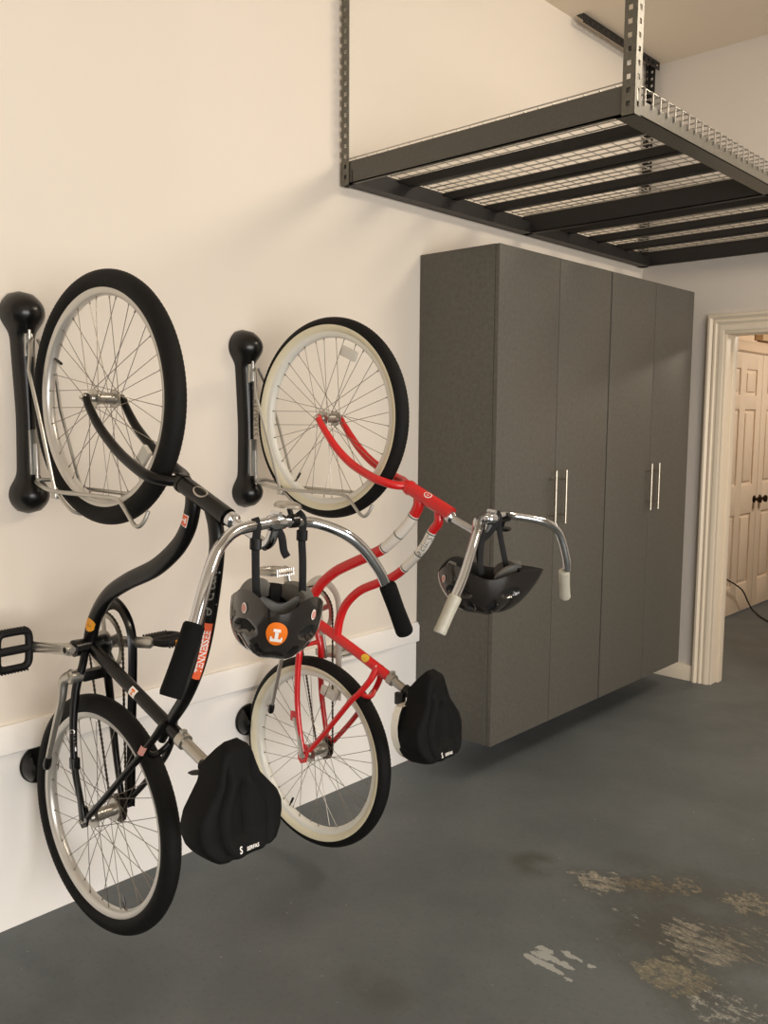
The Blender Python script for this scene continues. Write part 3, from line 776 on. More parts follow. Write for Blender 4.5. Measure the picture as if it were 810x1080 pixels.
def bicycle_black():
    root = thing('bicycle', 'black cruiser bicycle hanging by its front wheel, nearer the left', 'bicycle', mtx=MX_BLK)
    F = (.033, 1.465); A = (0.0, .33); BB = (-.055, .792)
    FR = M['blk_frame']
    m = MB(); y = (0, 1, 0)
    m.tube([(.357, 0, 1.262), (.527, 0, 1.192)], .0215, 20); 
    m.lathe([(0, .0235), (.010, .0235)], (.357, 0, 1.262), (.925, 0, -.38), 20); 
    down = Path([(.402, 1.236), (.398, 1.200), (.378, 1.150), (.334, 1.100), (.248, 1.043), (.125, .992), (.035, .942), (-.027, .872), (-.053, .81), (-.055, .788)])
    top = Path([(.470, 1.206), (.484, 1.165), (.487, 1.110), (.472, 1.017), (.445, .905), (.413, .817), (.366, .735), (.312, .668), (.268, .604)])
    seat = Path([(-.055, .792), (.02, .762), (.2, .688), (.360, .623)])
    m.tube(down.p, [.0205, .0215, .0235, .0235, .0215, .0205, .0185], 18, 0, False, y, [.018, .018, .016, .016, .017, .018, .018])
    m.tube(top.p, [.0195, .0205, .0205, .0195, .018, .0165, .011], 18, 0, False, y, [.017, .017, .017, .017, .016, .014, .011])
    m.tube(seat.p, [.0175, .0172, .0172, .0172], 18)
    m.tube([(-.055, -.036, .792), (-.055, .036, .792)], .0225, 20)
    for s in (-1, 1):
        m.tube(crom([(-.03, s * .030, .785), (-.038, s * .034, .745), (-.046, s * .050, .68), (-.046, s * .060, .58), (-.036, s * .064, .47), (-.014, s * .062, .385), (0, s * .060, .338)], 8), [.011, .011, .0115, .0105, .0095, .0085, .008], 12)
        m.tube(crom([(.300, s * .012, .660), (.275, s * .030, .615), (.235, s * .046, .560), (.185, s * .056, .505), (.10, s * .060, .42), (.02, s * .060, .345)], 8), [.012, .0095, .009, .009, .0085, .008], 12)
        m.plate([(-.016, .352), (-.008, .372), (.012, .368), (.022, .345), (.012, .314), (-.008, .304), (-.022, .318)], s * .056, s * .063)
    m.tube(crom([(.252, -.040, .585), (.245, -.02, .566), (.243, 0, .560), (.245, .02, .566), (.252, .040, .585)], 5), .008, 10)
    m.box((-.060, -.034, .700), (-.030, .034, .728), 0, .004)
    fr = m.build('frame', FR, root, 50)
    # silver band of the lower headset cup is on the stem; badge and stickers
    HT = Path([(.357, 1.262), (.527, 1.192)], 0, 2)
    decal('head_badge', [(HT.wrap(disc_geo(.024, .014), .085, 58, .0215, .0215), M['alloy']), (HT.wrap(disc_geo(.0195, .0100), .085, 58, .0215, .0215, lift=.0012), M['blk_frame'])], fr, 'oval silver ringed head badge')
    decal('frame_lettering', [(top.wrap(text_geo('simple', .050, 0, 0, 1.05), .185, 38, .0210, .0176), M['grey_text'])], fr, 'grey lettering reading simple on the black tube')
    dT = .345
    decal('sticker', [(top.wrap(rect_geo(.150, .020, 16, 4), dT, 55, .0190, .0172), M['orange_red']), (top.wrap(text_geo('TENNESSEE', .0225, 0, .0006, .98), dT, 55, .0190, .0172, True, .0016), M['sticker_white'])], fr, 'orange sticker with white letters reading TENNESSEE')
    decal('sticker', [(down.wrap(rect_geo(.030, .022, 6, 4), .062, 0, .0215, .018), M['sticker_white']), (down.wrap(rect_geo(.026, .018, 6, 4), .062, 0, .0215, .018, False, .0012), M['orange_red']), (down.wrap(tee_geo(.012, .013), .062, 0, .0215, .018, False, .0016), M['sticker_white'])], fr, 'orange sticker with a white letter T')
    Ld = down.c[-1]
    decal('sticker', [(down.wrap(disc_geo(.021, .018), Ld - .075, 20, .0195, .018), M['amber']), (down.wrap(text_geo('2', .014, .3), Ld - .075, 20, .0195, .018, False, .0014), M['chain'])], fr, 'round amber sticker')
    decal('sticker', [(seat.wrap(rect_geo(.026, .024, 5, 4), .235, 25, .0172, .0172), M['sticker_white']), (seat.wrap(tee_geo(.014, .015), .235, 25, .0172, .0172, False, .0014), M['orange'])], fr, 'white sticker with an orange letter T')
    ss = Path([(.275, .615), (.235, .560), (.185, .505)], -.046)
    decal('sticker', [(ss.wrap(rect_geo(.030, .016, 5, 3), .028, 30, .0105, .0125), M['pink'])], fr, 'small faded pink sticker')
    cs = Path([(-.046, .64), (-.046, .58), (-.036, .47)], -.058)
    decal('frame_lettering', [(cs.wrap(text_geo('GIANT', .019, 0, .0003, 1.1), .095, 30, .0105, .0125), M['alloy'])], fr, 'pale lettering reading GIANT')
    # fork
    m = MB()
    m.lathe([(0, .019), (.012, .020), (.014, .017)], (.343, 0, 1.268), (.925, 0, -.38), 18)
    for s in (-1, 1):
        m.tube(crom([(.352, s * .006, 1.266), (.330, s * .030, 1.268), (.300, s * .050, 1.276), (.262, s * .055, 1.290), (.180, s * .055, 1.330), (.100, s * .055, 1.388), (.052, s * .055, 1.440), (.036, s * .055, 1.466)], 8), [.0135, .0135, .0135, .0135, .013, .012, .0105, .009], 14)
        m.lathe([(-.004, .0125), (.004, .0125)], (F[0], s * .052, F[1]), (0, 1, 0), 14)
    m.build('fork', FR, root, 50)
    wheel(root, F, [M['tyre'], M['tyre']], M['rim_silver'], .048, 155, -42)
    wheel(root, A, [M['tyre'], M['tyre']], M['rim_silver'], .055, -68, None, True)
    handlebar(root, M['foam'], BAR_BLK, True, (.05, 1))
    # seat post
    m = MB(); d = V((.394, 0, -.16)).normalized(); p0 = V((.345, 0, .629))
    m.lathe([(0, .0205), (.022, .0205), (.024, .0165)], p0, d, 20); m.tube([p0, p0 + d * .155], .0148, 18)
    m.box(p0 + d * .012 + V((-.006, -.008, .012)), p0 + d * .012 + V((.008, .008, .028)), 0, .003)
    m.build('seat_post', M['alloy'], root)
    sad = saddle(root, dict(c=(.528, .560), tilt=.06, len=(-.166, .110), w=1.0))
    m = MB(); m.tube(crom([(.475, -.028, .585), (.448, -.040, .580), (.436, -.046, .578)], 4), [.012, .010, .003], 8, 0, False, None, [.006, .006, .002]); m.tube([(.462, -.03, .60), (.49, -.02, .598)], .013, 10); m.build('seat_clamp', M['blackp'], root)
    crankset(root, BB, (-.217, .774), (.105, .812), .085, PI / 2 - .05, .06)
    chain(root, BB, .087, A, .038)
    # chain guard: flat flanged strip over the chainring and down the outer run of the chain
    g = crom([(-.120, .868), (-.085, .892), (-.045, .900), (-.005, .884), (.026, .850), (.038, .80), (.036, .70), (.028, .55), (.022, .40), (.018, .335)], 8)
    m = MB(); m.tube([V((a.x, .074, a.z)) for a in g],   .0195, 8, 0, False, (0, 1, 0), .0028); m.tube([V((a.x, .064, a.z)) + V((.012 if a.z < .87 else 0, 0, .012 if a.z >= .87 else 0)) for a in g], .0025, 8, 0, False, (0, 1, 0), .014)
    gd = m.build('chain_guard', M['blackp'], root, 50)
    # kickstand
    m = MB(); P0 = V((-.048, -.036, .716))
    m.lathe([(0, .019), (.030, .019), (.034, .014)], P0, (0, -1, 0), 18)
    m.tube(crom([P0 + V((-.002, -.022, .006)), P0 + V((-.030, -.030, -.015)), (-.088, -.070, .643), (-.125, -.072, .551), (-.157, -.074, .462)], 7), [.0165, .0150, .0115, .0088, .0082], 14)
    ks = m.build('kickstand', M['alloy'], root)
    m = MB(); q = V((-.154, -.074, .470)); d = V((-.030, 0, -.09)).normalized(); m.tube([q, q + d * .012, q + d * .030, q + d * .038], [.0095, .0115, .0115, .008], 12); m.build('rubber_tip', M['blackp'], ks)
    # coaster brake arm with clip
    m = MB(); m.tube([(0, -.068, .33), (-.012, -.068, .40), (-.030, -.068, .470)], [.012, .010, .008], 10, 0, False, (0, 1, 0), .0025); m.box((-.052, -.072, .462), (-.026, -.052, .496), 0, .004); m.build('brake_arm', M['blackp'], root)
    return root

def bicycle_red():
    root = thing('bicycle', 'red and white cruiser bicycle hanging by its front wheel, beside the cabinets', 'bicycle', mtx=MX_RED)
    F = (.042, 1.475); A = (0.0, .33); BB = (-.058, .805)
    FR = M['red_frame']; y = (0, 1, 0)
    m = MB()
    m.tube([(.382, 0, 1.266), (.545, 0, 1.194)], .0215, 20); m.lathe([(0, .0235), (.010, .0235)], (.382, 0, 1.266), (.915, 0, -.40), 20)
    down = Path([(.425, 1.240), (.422, 1.210), (.405, 1.180), (.374, 1.141), (.297, 1.072), (.226, 1.035), (.147, .999), (.081, .966), (.021, .920), (-.02, .870), (-.05, .815)])
    top = Path([(.500, 1.200), (.499, 1.165), (.478, 1.139), (.444, 1.084), (.384, 1.022), (.329, .980), (.268, .952), (.190, .916), (.133, .865), (.105, .810), (.094, .755), (.092, .738)])
    seat = Path([(-.058, .805), (.032, .770), (.18, .712), (.335, .648)])
    def split(path, d0, d1):
        """tube points between two distances"""
        k = max(4, int((d1 - d0) / .008)); return [path.at(d0 + (d1 - d0) * i / k)[0] for i in range(k + 1)]
    bands = {}
    for nm, P, r, (b0, b1) in (('a', down, .0178, (.062, .232)), ('b', top, .0145, (.072, .240))):
        m.tube(split(P, 0, b0), r, 18, 0); m.tube(split(P, b0, b1), r, 18, 1); m.tube(split(P, b1, P.c[-1] - .0005), r, 18, 0)
        for q in (b0 + .006, (b0 + b1) / 2 + .005, b1 - .006): m.tube(split(P, q - .0016, q + .0016), r + .0006, 18, 2)
    m.tube(seat.p, .0165, 18); m.tube([(-.058, -.036, .805), (-.058, .036, .805)], .0225, 20)
    for s in (-1, 1):
        m.tube(crom([(-.045, s * .022, .79), (-.045, s * .045, .74), (-.032, s * .052, .685), (-.034, s * .056, .62), (-.032, s * .060, .517), (-.016, s * .062, .417), (0, s * .060, .345)], 8), [.011, .0115, .0115, .011, .010, .009, .0085], 12)
        m.tube(crom([(.276, s * .008, .676), (.262, s * .026, .636), (.232, s * .042, .592), (.203, s * .052, .560), (.121, s * .060, .458), (.03, s * .060, .355)], 8), [.013, .0105, .010, .0095, .009, .0085], 12)
        m.plate([(-.018, .352), (-.008, .372), (.014, .368), (.022, .345), (.012, .308), (-.010, .300), (-.024, .316)], s * .056, s * .063)
    m.tube(crom([(.232, -.038, .592), (.240, -.018, .578), (.243, 0, .574), (.240, .018, .578), (.232, .038, .592)], 5), .008, 10)
    m.tube([(-.036, -.05, .70), (-.036, .05, .70)], .008, 10)
    m.box((-.060, -.066, .440), (-.034, -.056, .475), 0, .004)
    fr = m.build('frame', [FR, M['white_paint'], M['blackp']], root, 50)
    HT = Path([(.382, 1.266), (.545, 1.194)], 0, 2)
    decal('head_badge', [(HT.wrap(disc_geo(.014, .011), .085, 55, .0215, .0215), M['sticker_white']), (HT.wrap(disc_geo(.011, .008), .085, 55, .0215, .0215, lift=.0012), M['red_frame']), (HT.wrap(text_geo('G', .013), .085, 55, .0215, .0215, lift=.0016), M['sticker_white'])], fr, 'round white ringed head badge')
    decal('frame_lettering', [(top.wrap(text_geo('Simple', .030, .35, 0, .95), .118, 38, .0145, .0145), M['grey_text'])], fr, 'thin script lettering on the white band')
    decal('sticker', [(seat.wrap(disc_geo(.015, .0135), .305, 38, .0165, .0165), M['yellow']), (seat.wrap(text_geo('2', .012, .3), .305, 38, .0165, .0165, lift=.0014), M['orange'])], fr, 'round yellow sticker')
    decal('sticker', [(seat.wrap(text_geo('A', .012), .355, 38, .0165, .0165), M['sticker_white'])], fr)
    m = MB()
    m.lathe([(0, .019), (.012, .020), (.014, .017)], (.368, 0, 1.272), (.915, 0, -.40), 18)
    for s in (-1, 1):
        m.tube(crom([(.376, s * .006, 1.270), (.350, s * .032, 1.272), (.318, s * .050, 1.282), (.279, s * .055, 1.294), (.193, s * .055, 1.332), (.125, s * .055, 1.383), (.067, s * .055, 1.446), (.046, s * .055, 1.474)], 8), [.0135, .0135, .0135, .0135, .0135, .0125, .011, .010], 14)
        m.lathe([(-.004, .0125), (.004, .0125)], (F[0], s * .052, F[1]), (0, 1, 0), 14)
    m.build('fork', FR, root, 50)
    wheel(root, F, [M['tyre'], M['cream']], M['rim_white'], .048, -125, 68, split=88)
    wheel(root, A, [M['tyre'], M['cream']], M['rim_white'], .055, -118, 75, True, split=88)
    handlebar(root, M['clear_grip'], BAR_RED, False, (.075, -1))
    m = MB(); d = V((.367, 0, -.157)).normalized(); p0 = V((.322, 0, .653))
    m.lathe([(0, .0195), (.020, .0195), (.022, .0155)], p0, d, 20); m.tube([p0, p0 + d * .150], .0135, 18)
    m.box(p0 + d * .012 + V((-.006, -.008, .012)), p0 + d * .012 + V((.008, .008, .028)), 0, .003)
    m.build('seat_post', M['alloy'], root)
    saddle(root, dict(c=(.476, .592), tilt=.06, len=(-.170, .116), w=.93), True)
    m = MB(); m.tube([(.385, 0, .627), (.402, 0, .620)], .0185, 16); m.box((.368, -.032, .583), (.402, -.014, .622), 0, .004); m.build('seat_clamp', M['blackp'], root)
    crankset(root, BB, (-.075, .965), (-.042, .646), .085, .06, .06, False, [M['alloy'], M['alloy']])
    chain(root, BB, .087, A, .038)
    g = crom([(-.125, .868), (-.10, .895), (-.055, .915), (-.010, .898), (.022, .865), (.034, .81), (.032, .70), (.036, .60), (.034, .50)], 8)
    m = MB(); m.tube([V((a.x, .074, a.z)) for a in g], .014, 8, 0, False, (0, 1, 0), .0028); m.box((.0, .045, .528), (.040, .072, .548), 0, .003); m.build('chain_guard', M['rim_white'], root, 50)
    m = MB(); P0 = V((-.075, -.036, .716))
    m.lathe([(0, .016), (.026, .016), (.030, .012)], P0, (0, -1, 0), 18)
    m.tube(crom([P0 + V((0, -.022, .0)), P0 + V((-.020, -.026, -.03)), (-.115, -.062, .620), (-.155, -.062, .470)], 7), [.012, .010, .0072, .0072], 12)
    ks = m.build('kickstand', M['alloy'], root)
    m = MB(); q = V((-.153, -.062, .476)); d = V((-.04, 0, -.15)).normalized(); m.tube([q, q + d * .010, q + d * .026, q + d * .033], [.009, .011, .011, .008], 12); m.build('rubber_tip', M['blackp'], ks)
    m = MB(); m.tube([(0, -.068, .33), (-.016, -.068, .40), (-.040, -.068, .455)], [.012, .010, .008], 10, 0, False, (0, 1, 0), .0025); m.build('brake_arm', M['alloy'], root)
    return root
bicycle_black(); bicycle_red()

# ------------------------------------------------------------------ wall racks for the front wheels
def wheel_rack(MX, label, ytop, ybot, z0, z1, lettering):
    yc = (ytop + ybot) / 2
    root = thing('bicycle_wall_rack', label, 'bicycle rack', (0, yc, z0 - .07), 'wall racks holding the front wheels')
    O = V((0, yc, z0 - .07))
    m = MB(); m.o = O; rows = []
    zs = []
    H = z1 - z0
    N = 64
    rT, rB = .062, .057
    for i in range(N + 1):
        z = z0 - rB + (H + rT + rB) * i / N
        neck_w = .025 + .009 * max(0, min(1, (z - (z0 + .25)) / (H - .30)))
        neck_w += .006 * max(0, 1 - (z - z0) / .2)
        wT = math.sqrt(max(0, rT ** 2 - (z - z1) ** 2)); wB = math.sqrt(max(0, rB ** 2 - (z - z0) ** 2))
        w = max(wT, wB, neck_w if z0 < z < z1 else 0, .002)
        dpt = max(wT * 1.35, wB * 1.35, .046 if z0 < z < z1 else 0, .003)
        y = ybot + (ytop - ybot) * (z - z0) / H
        row = []
        for k in range(25):
            a = PI * k / 24; row.append((.003 + dpt * (math.sin(a) ** .8), y - w * math.cos(a), z))
        rows.append(row)
    # soften the joins between knobs and neck
    for _ in range(3):
        new = [r[:] for r in rows]
        for i in range(2, N - 1):
            new[i] = [tuple((a + 2 * b + c) / 4 for a, b, c in zip(rows[i - 1][k], rows[i][k], rows[i + 1][k])) for k in range(25)]
        rows = new
    m.grid([[V(p) for p in r] for r in rows]); m.grid([[V(r[0]), V(r[-1])] for r in rows])
    body = m.build('rack_body', M['blackp'], root, 60)
    # steel hinge plates let into the body
    for q in (0, 1):
        m = MB(); m.o = O
        if q == 0:
            m.box((.044, ytop - .014, z1 - .125), (.060, ytop + .010, z1 - .06), 0, .003); m.tube([(.062, ytop - .002, z1 - .12), (.062, ytop - .002, z1 - .05)], .005, 10)
        else:
            m.box((.044, ybot - .012, z0 + .06), (.058, ybot + .016, z0 + .19), 0, .003); m.tube([(.062, ybot + .004, z0 + .02), (.062, ybot + .004, z0 + .15)], .005, 10)
        m.build('hinge', M['rod'], root)
    if lettering:
        vs, fs = text_geo('STEADYRACK', .030, 0, 0, 1.1)
        mm = MB(); mm.o = O
        pts = [V((.0506, yc + .016 - (y_) , z0 + .30 - x_ * 0 + x_)) for x_, y_ in vs]
        mm.add(pts, fs); mm.build('rack_lettering', M['grey_text'], body, fix=False)
    # swinging arms, in the bicycle's own frame
    def W(u, n, k): return MX @ V((u, n, k))
    hy = ytop
    m = MB(); m.o = O
    T0 = V((.064, ytop + .004, z1 - .075)); B0 = V((.064, ybot + .006, z0 + .045))
    sN, sF = -.047, .047
    kA = lettering and 1.232 or 1.214
    top_in = W(-.262, sN, z1 - .17 - MX[2][3]); low_n = W(-.135, sN, kA + .002)
    m.tube(crom([T0, T0.lerp(top_in, .6) + V((.012, -.012, 0)), top_in, low_n], 6) if False else [T0, T0 + V((.02, -.014, -.012)), top_in, top_in.lerp(low_n, .5), low_n + V((0, 0, -.012))], .0052, 10)
    m.box(low_n + V((-.012, -.008, -.022)), low_n + V((.012, .008, -.006)), 0, .003)
    m.build('support_rod', M['rod'], root)
    m = MB(); m.o = O
    top_f = W(-.266, sF, 1.50 if lettering else 1.44); low_f = W(-.165, sF, kA + .006)
    T1 = V((.064, ytop + .02, z1 - .075))
    m.tube([T1, W(-.288, sF, z1 - .17 - MX[2][3]), top_f, low_f], .0048, 10); m.build('support_rod', M['rod'], root)
    m = MB(); m.o = O
    m.tube(crom([B0, B0 + V((.03, -.02, -.004)), W(-.20, sN, kA + .008), W(-.14, sN, kA), W(0, sN, kA), W(.13, sN, kA), W(.163, sN, kA - .004)], 5), .0058, 10)
    # hooked lip of the near arm
    m.tube(crom([W(.150, sN, kA), W(.170, sN, kA - .008), W(.200, sN, kA - .034), W(.228, sN, kA - .060), W(.243, sN * .9, kA - .064), W(.254, sN * .75, kA - .050), W(.262, sN * .6, kA - .026)], 6), .0054, 10)
    m.tube([W(.120, sF, kA), W(-.16, sF, kA + .003), B0 + V((.02, .03, 0)), B0 + V((0, .006, 0))], .0058, 10)
    # cradle bars that wrap under the tyre near the wall
    m.tube(crom([W(-.13, sN, kA), W(-.10, sN * .95, kA - .026), W(-.070, sN * .7, kA - .052), W(-.060, 0, kA - .060), W(-.070, sF * .7, kA - .052), W(-.10, sF * .95, kA - .026), W(-.13, sF, kA)], 6), .0045, 10)
    m.build('wheel_cradle', M['rod'], root)
    return root
wheel_rack(MX_BLK, 'black wall rack with wire cradle under the black bicycle front wheel', -3.776, -3.774, 1.312, 1.834, 0)
wheel_rack(MX_RED, 'black wall rack with wire cradle under the cream-walled front wheel of the red bicycle', -2.978, -2.976, 1.273, 1.786, 1)

def tyre_rest(y, z, deep, label):
    root = thing('tyre_rest', label, 'tyre rest', (0, y, z), 'rear tyre rests on the wall')
    m = MB(); m.lathe([(.002, .058), (.008, .060), (.013, .056)], (0, 0, 0), (1, 0, 0), 36); m.build('base_plate', M['blackp'], root)
    # domed cup with a trough where the tyre sits
    m = MB(); rows = []
    for i in range(15):
        r = .056 * i / 14; row = []
        for k in range(48):
            a = 2 * PI * k / 48; yy = r * math.cos(a); zz = r * math.sin(a)
            g = max(0, min(1, (abs(yy) - .024) / .012)); g = g * g * (3 - 2 * g)
            h = .012 + .056 * max(0, 1 - (r / .056) ** 2) ** .5 * g * (1.35 - .35 * r / .056)
            row.append(V((h, yy, zz)))
        rows.append(row)
    m.grid(rows, 0, True); m.build('tyre_cup', M['blackp'], root, 50)
    return root
tyre_rest(-3.772, .490, .045, 'round black tyre rest on wall behind the black bicycle rear wheel')
tyre_rest(-2.972, .424, .02, 'round black tyre rest on wall behind the red bicycle rear wheel')

# ------------------------------------------------------------------ helmets, hanging upside down by their straps
def helmet(label, MX, center, fwd, roll, scale, stickers, straps, pitch=0.0):
    """center in bike-local coords (middle of the rim opening); fwd is the visor direction (local u,n)"""
    cw = MX @ V(center)
    # helmet axes: x forward to the visor, z worn-up (points down when hanging)
    f = (MX.to_3x3() @ V((fwd[0], fwd[1], 0))).normalized()
    z = V((0, 0, -1)); x = (f - z * f.dot(z)).normalized(); y_ = z.cross(x)
    R = Matrix((x, y_, z)).transposed() @ Matrix.Rotation(roll, 3, 'X') @ Matrix.Rotation(pitch, 3, 'Y')
    mtx = Matrix.Translation(cw) @ R.to_4x4() 
    root = thing('bicycle_helmet', label, 'helmet', mtx=mtx, group='bicycle helmets hanging from the handlebars')
    a, b, c = .122 * scale, .100 * scale, .128 * scale
    NT, NP = 120, 44
    def rim(th):    # worn-down offset of the rim (negative z = hanging up)
        cx = math.cos(th)
        a_ = abs(th)
        return (-.008 + .017 * math.exp(-((a_ - 1.35) / .45) ** 2) - .015 * math.exp(-((a_ - 2.38) / .42) ** 2) + .026 * math.exp(-((a_ - PI) / .42) ** 2) - .010 * max(0, cx)) * scale
    vents = []
    for (t0, p0, tw_, pw) in ((0, .42, .09, .17), (.62, .50, .10, .20), (-.62, .50, .10, .20), (1.25, .52, .13, .19), (-1.25, .52, .13, .19), (1.95, .46, .14, .12), (-1.95, .46, .14, .12), (2.62, .46, .10, .12), (-2.62, .46, .10, .12), (0.75, .80, .26, .055), (-.75, .80, .26, .055), (2.25, .74, .34, .06), (-2.25, .74, .34, .06)):
        vents.append((t0, p0, tw_, pw))
    def pt(th, ph, inner=0.0, smooth=False):
        th = (th + PI) % (2 * PI) - PI
        s = math.sin(ph * PI / 2) ** .84; h = math.cos(ph * PI / 2) ** .74 if ph < 1 else 0
        q = ph ** 3
        rx = a + .052 * scale * math.exp(-(th / .42) ** 2) * q + .012 * math.exp(-((abs(th) - PI) / .6) ** 2) * q
        p = V((rx * s * math.cos(th), b * s * math.sin(th), c * h + rim(th) * q))
        dv = 0
        for t0, p0, tw_, pw in vents:
            dt = (th - t0 + PI) % (2 * PI) - PI
            e = (dt / tw_) ** 2 + ((ph - p0) / pw) ** 2
            if e < 1.6 and not smooth: dv = max(dv, min(1, (1.6 - e) / .8))
        # raised ridges between the vents
        rd = .004 * math.cos(th * 5) * math.sin(ph * PI) ** 2
        n = V((p.x / a ** 2, p.y / b ** 2, max(p.z, .0) / c ** 2 + 1e-4)).normalized()
        return p + n * (rd * scale - .013 * dv * scale - inner), dv
    rows = []; vm = []
    for i in range(NP + 1):
        ph = max(.015, i / NP); r = []; v_ = []
        for k in range(NT):
            th = 2 * PI * k / NT - PI; p, d = pt(th, ph); r.append(p); v_.append(d)
        rows.append(r); vm.append(v_)
    m = MB(); bse = m.add([p for r in rows for p in r], [])
    for i in range(NP):
        for k in range(NT):
            l = (k + 1) % NT
            m.f.append((i * NT + k, i * NT + l, (i + 1) * NT + l, (i + 1) * NT + k)); m.m.append(1 if (vm[i][k] + vm[i + 1][l]) / 2 > .55 else 0)
    m.f.append(tuple(range(NT))); m.m.append(0)
    shell = m.build('shell', [M['helmet'], M['helmet_in']], root, 50)
    # inner liner
    ins = []
    ins.append(rows[-1])
    for q, ph in ((.006, 1.0), (.020, .985), (.024, .9), (.024, .7), (.024, .45), (.024, .2), (.024, .03)):
        r = []
        for k in range(NT):
            th = 2 * PI * k / NT - PI; s = math.sin(ph * PI / 2) ** .84; h = math.cos(ph * PI / 2) ** .74 if ph < 1 else 0
            base = rows[-1][k]
            if ph > .95:
                dirv = V((base.x, base.y, 0)).normalized(); ext = .045 * math.exp(-(th / .42) ** 2) * (1 if q > .01 else .2)
                r.append(base - dirv * ((q + ext) * scale) + V((0, 0, (.002 if q < .01 else .010) * scale)))
            else: r.append(V(((a - q) * s * math.cos(th), (b - q) * s * math.sin(th), (c - q) * h + rim(th) * ph ** 3)))
        ins.append(r)
    m = MB(); m.grid(ins, 0, True); nn = len(ins) - 1; m.f.append(tuple(nn * NT + k for k in range(NT))); m.m.append(0)
    m.build('liner', M['helmet_in'], root, 50, fix=False)
    # grey pads round the inside of the rim
    for t0, t1 in ((-1.25, -.16), (.16, 1.25), (2.6, 3.68)):
        m = MB(); rr = []
        for i in range(13):
            th = t0 + (t1 - t0) * i / 12; e = math.sin(PI * i / 12) ** .4
            ro = V(((a - .023 * scale) * math.cos(th), (b - .023 * scale) * math.sin(th), rim(th) * .9))
            dd = V((math.cos(th), math.sin(th), 0))
            rr.append([ro + dd * .012 + V((0, 0, -.004 - .016 * e)), ro - dd * .012 * e + V((0, 0, -.002 - .012 * e)), ro - dd * .016 * e + V((0, 0, .022)), ro + V((0, 0, .034 * e + .004))])
        m.grid(rr); m.build('inner_pad', M['pad'], root, 60)
    m = MB()
    for k in range(9):
        th = -.12 + .03 * k; ro = V(((a - .022) * math.cos(th), (b - .022) * math.sin(th), 0)); m.tube([ro + V((0, 0, -.022)), ro + V((-.010, 0, -.01)), ro + V((-.012, 0, .028))], .0035, 6)
    m.build('fit_adjuster', M['blackm'], root)
    # stickers on the shell
    for kind, th0, ph0, r in stickers:
        geo = disc_geo(r, r if kind == 'T' else r * .72, 6)
        def put(g, lift):
            out = []
            for (x_, yv) in g[0]:
                ph = ph0 - yv / (c * 1.35); th = th0 + x_ / (a * .98)
                p, _ = pt(th, ph, 0, True); p2, _ = pt(th + .01, ph, 0, True); p3, _ = pt(th, ph - .01, 0, True)
                nrm = (p2 - p).cross(p3 - p); nrm.normalize()
                if nrm.dot(p) < 0: nrm = -nrm
                out.append(p + nrm * lift)
            return out, g[1]
        if kind == 'T': decal('sticker', [(put(geo, .002), M['orange']), (put(tee_geo(r * 1.15, r * 1.15), .0035), M['sticker_white'])], shell, 'round orange sticker with a white letter T')
        else: decal('sticker', [(put(geo, .002), M['sticker_white']), (put(disc_geo(r * .82, r * .55, 4), .003), M['pink'])], shell, 'small oval pink sticker')
    # straps up to the bar (given in bike-local coordinates) and loose ends
    inv = mtx.inverted()
    for pts, slider in straps:
        Q = [inv @ (MX @ V(p)) for p in pts]
        m = MB(); P = crom(Q, 5); m.tube(P, .0085, 8, 0, False, inv.to_3x3() @ MX.to_3x3() @ V((-.71, .66, -.1)), .0014)
        st = m.build('strap', M['strap'], root, 60)
        if slider:
            t = int(len(P) * .45); d = (P[t + 1] - P[t]).normalized(); q = P[t]
            m = MB(); m.tube([q - d * .013, q - d * .011, q + d * .011, q + d * .013], [.010, .0125, .0125, .010], 8, 0, False, inv.to_3x3() @ MX.to_3x3() @ V((-.71, .66, -.1)), [.004, .006, .006, .004]); m.build('strap_slider', M['blackp'], st)
    return root

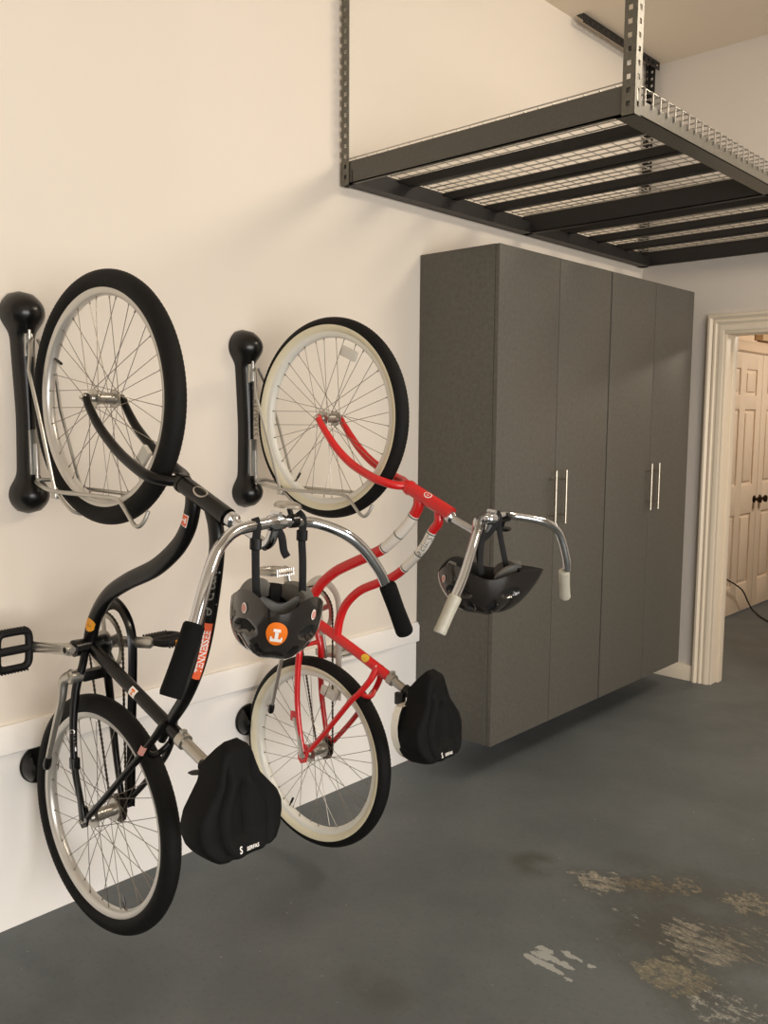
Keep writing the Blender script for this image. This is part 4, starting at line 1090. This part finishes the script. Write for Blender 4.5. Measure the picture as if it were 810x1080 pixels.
helmet('glossy black helmet with orange T sticker hanging from the black bicycle handlebar', MX_BLK, (.690, 0.002, 1.026), (-.76, .65), .13, 1.0,
       [('T', PI + .02, .80, .027), ('o', PI + .80, .90, .0090), ('o', PI - .80, .90, .0090)],
       [([(.690, -.064, 1.208), (.700, -.066, 1.19), (.693, -.064, 1.16), (.690, -.062, 1.12), (.688, -.058, 1.055), (.690, -.05, 1.02)], True),
        ([(.686, .066, 1.212), (.700, .068, 1.196), (.693, .072, 1.15), (.690, .078, 1.10), (.686, .082, 1.03)], True),
        ([(.690, .004, 1.176), (.692, .012, 1.16), (.690, .020, 1.13), (.690, .030, 1.115)], False)], -.09)
helmet('black helmet with pointed visor hanging from the red bicycle handlebar', MX_RED, (.652, 0.02, 1.036), (.84, .54), .02, .99,
       [('o', PI - .45, .90, .0095)],
       [([(.690, .004, 1.212), (.700, .004, 1.195), (.690, .0, 1.16), (.660, -.02, 1.11), (.668, -.015, 1.03)], False),
        ([(.690, .020, 1.212), (.700, .020, 1.195), (.697, .03, 1.15), (.712, .06, 1.02)], False),
        ([(.684, .0, 1.20), (.676, -.008, 1.17), (.668, -.02, 1.12), (.672, -.03, 1.05)], False)], -.06)

# ------------------------------------------------------------------ camera
cam = bpy.data.cameras.new('camera'); co = bpy.data.objects.new('camera', cam); COL.objects.link(co)
r = V((0.7291552223085552, 0.684317447139018, 0.006503331553789182)); u = V((-0.07897102750580128, 0.07469828874777491, 0.9940743143612714)); f = V((-0.6797766093319476, 0.7253480524543312, -0.10850789927866758))
co.matrix_world = Matrix(((r.x, u.x, -f.x, 2.5167291), (r.y, u.y, -f.y, -4.92140628), (r.z, u.z, -f.z, 1.54502204), (0, 0, 0, 1)))
cam.sensor_fit = 'VERTICAL'; cam.sensor_height = 36; cam.lens = 36 * 919.5366629262872 / 1080; cam.clip_start = 0.05
scene.camera = co

# ------------------------------------------------------------------ light
def area(name, loc, target, size, power, col, sy=None, spread=None):
    l = bpy.data.lights.new(name, 'AREA'); l.energy = power; l.color = col; l.size = size
    if sy: l.shape = 'RECTANGLE'; l.size_y = sy
    if spread: l.spread = spread
    o = bpy.data.objects.new(name, l); COL.objects.link(o); o.location = loc
    o.rotation_euler = (V(target) - V(loc)).to_track_quat('-Z', 'Y').to_euler(); return o
area('garage_door_daylight', (6.15, -5.0, 1.12), (0, -5.0, 1.12), 4.7, 235, (1.0, 0.965, 0.93), 2.15)
area('ceiling_lamp', (2.6, -1.0, 3.45), (1.0, -2.4, 0.5), 1.2, 42, (1.0, 0.87, 0.70), 0.3)
area('hall_lamp', (1.4, 2.4, 2.6), (0.6, 2.2, 0), 0.5, 30, (1.0, 0.86, 0.70))
w = bpy.data.worlds.new('world'); scene.world = w; w.use_nodes = True
bg = w.node_tree.nodes['Background']; bg.inputs['Color'].default_value = (0.95, 0.97, 1.0, 1); bg.inputs['Strength'].default_value = 0.8
scene.view_settings.view_transform = 'Standard'; scene.view_settings.look = 'None'; scene.view_settings.exposure = 0.0
scene.cycles.use_denoising = True
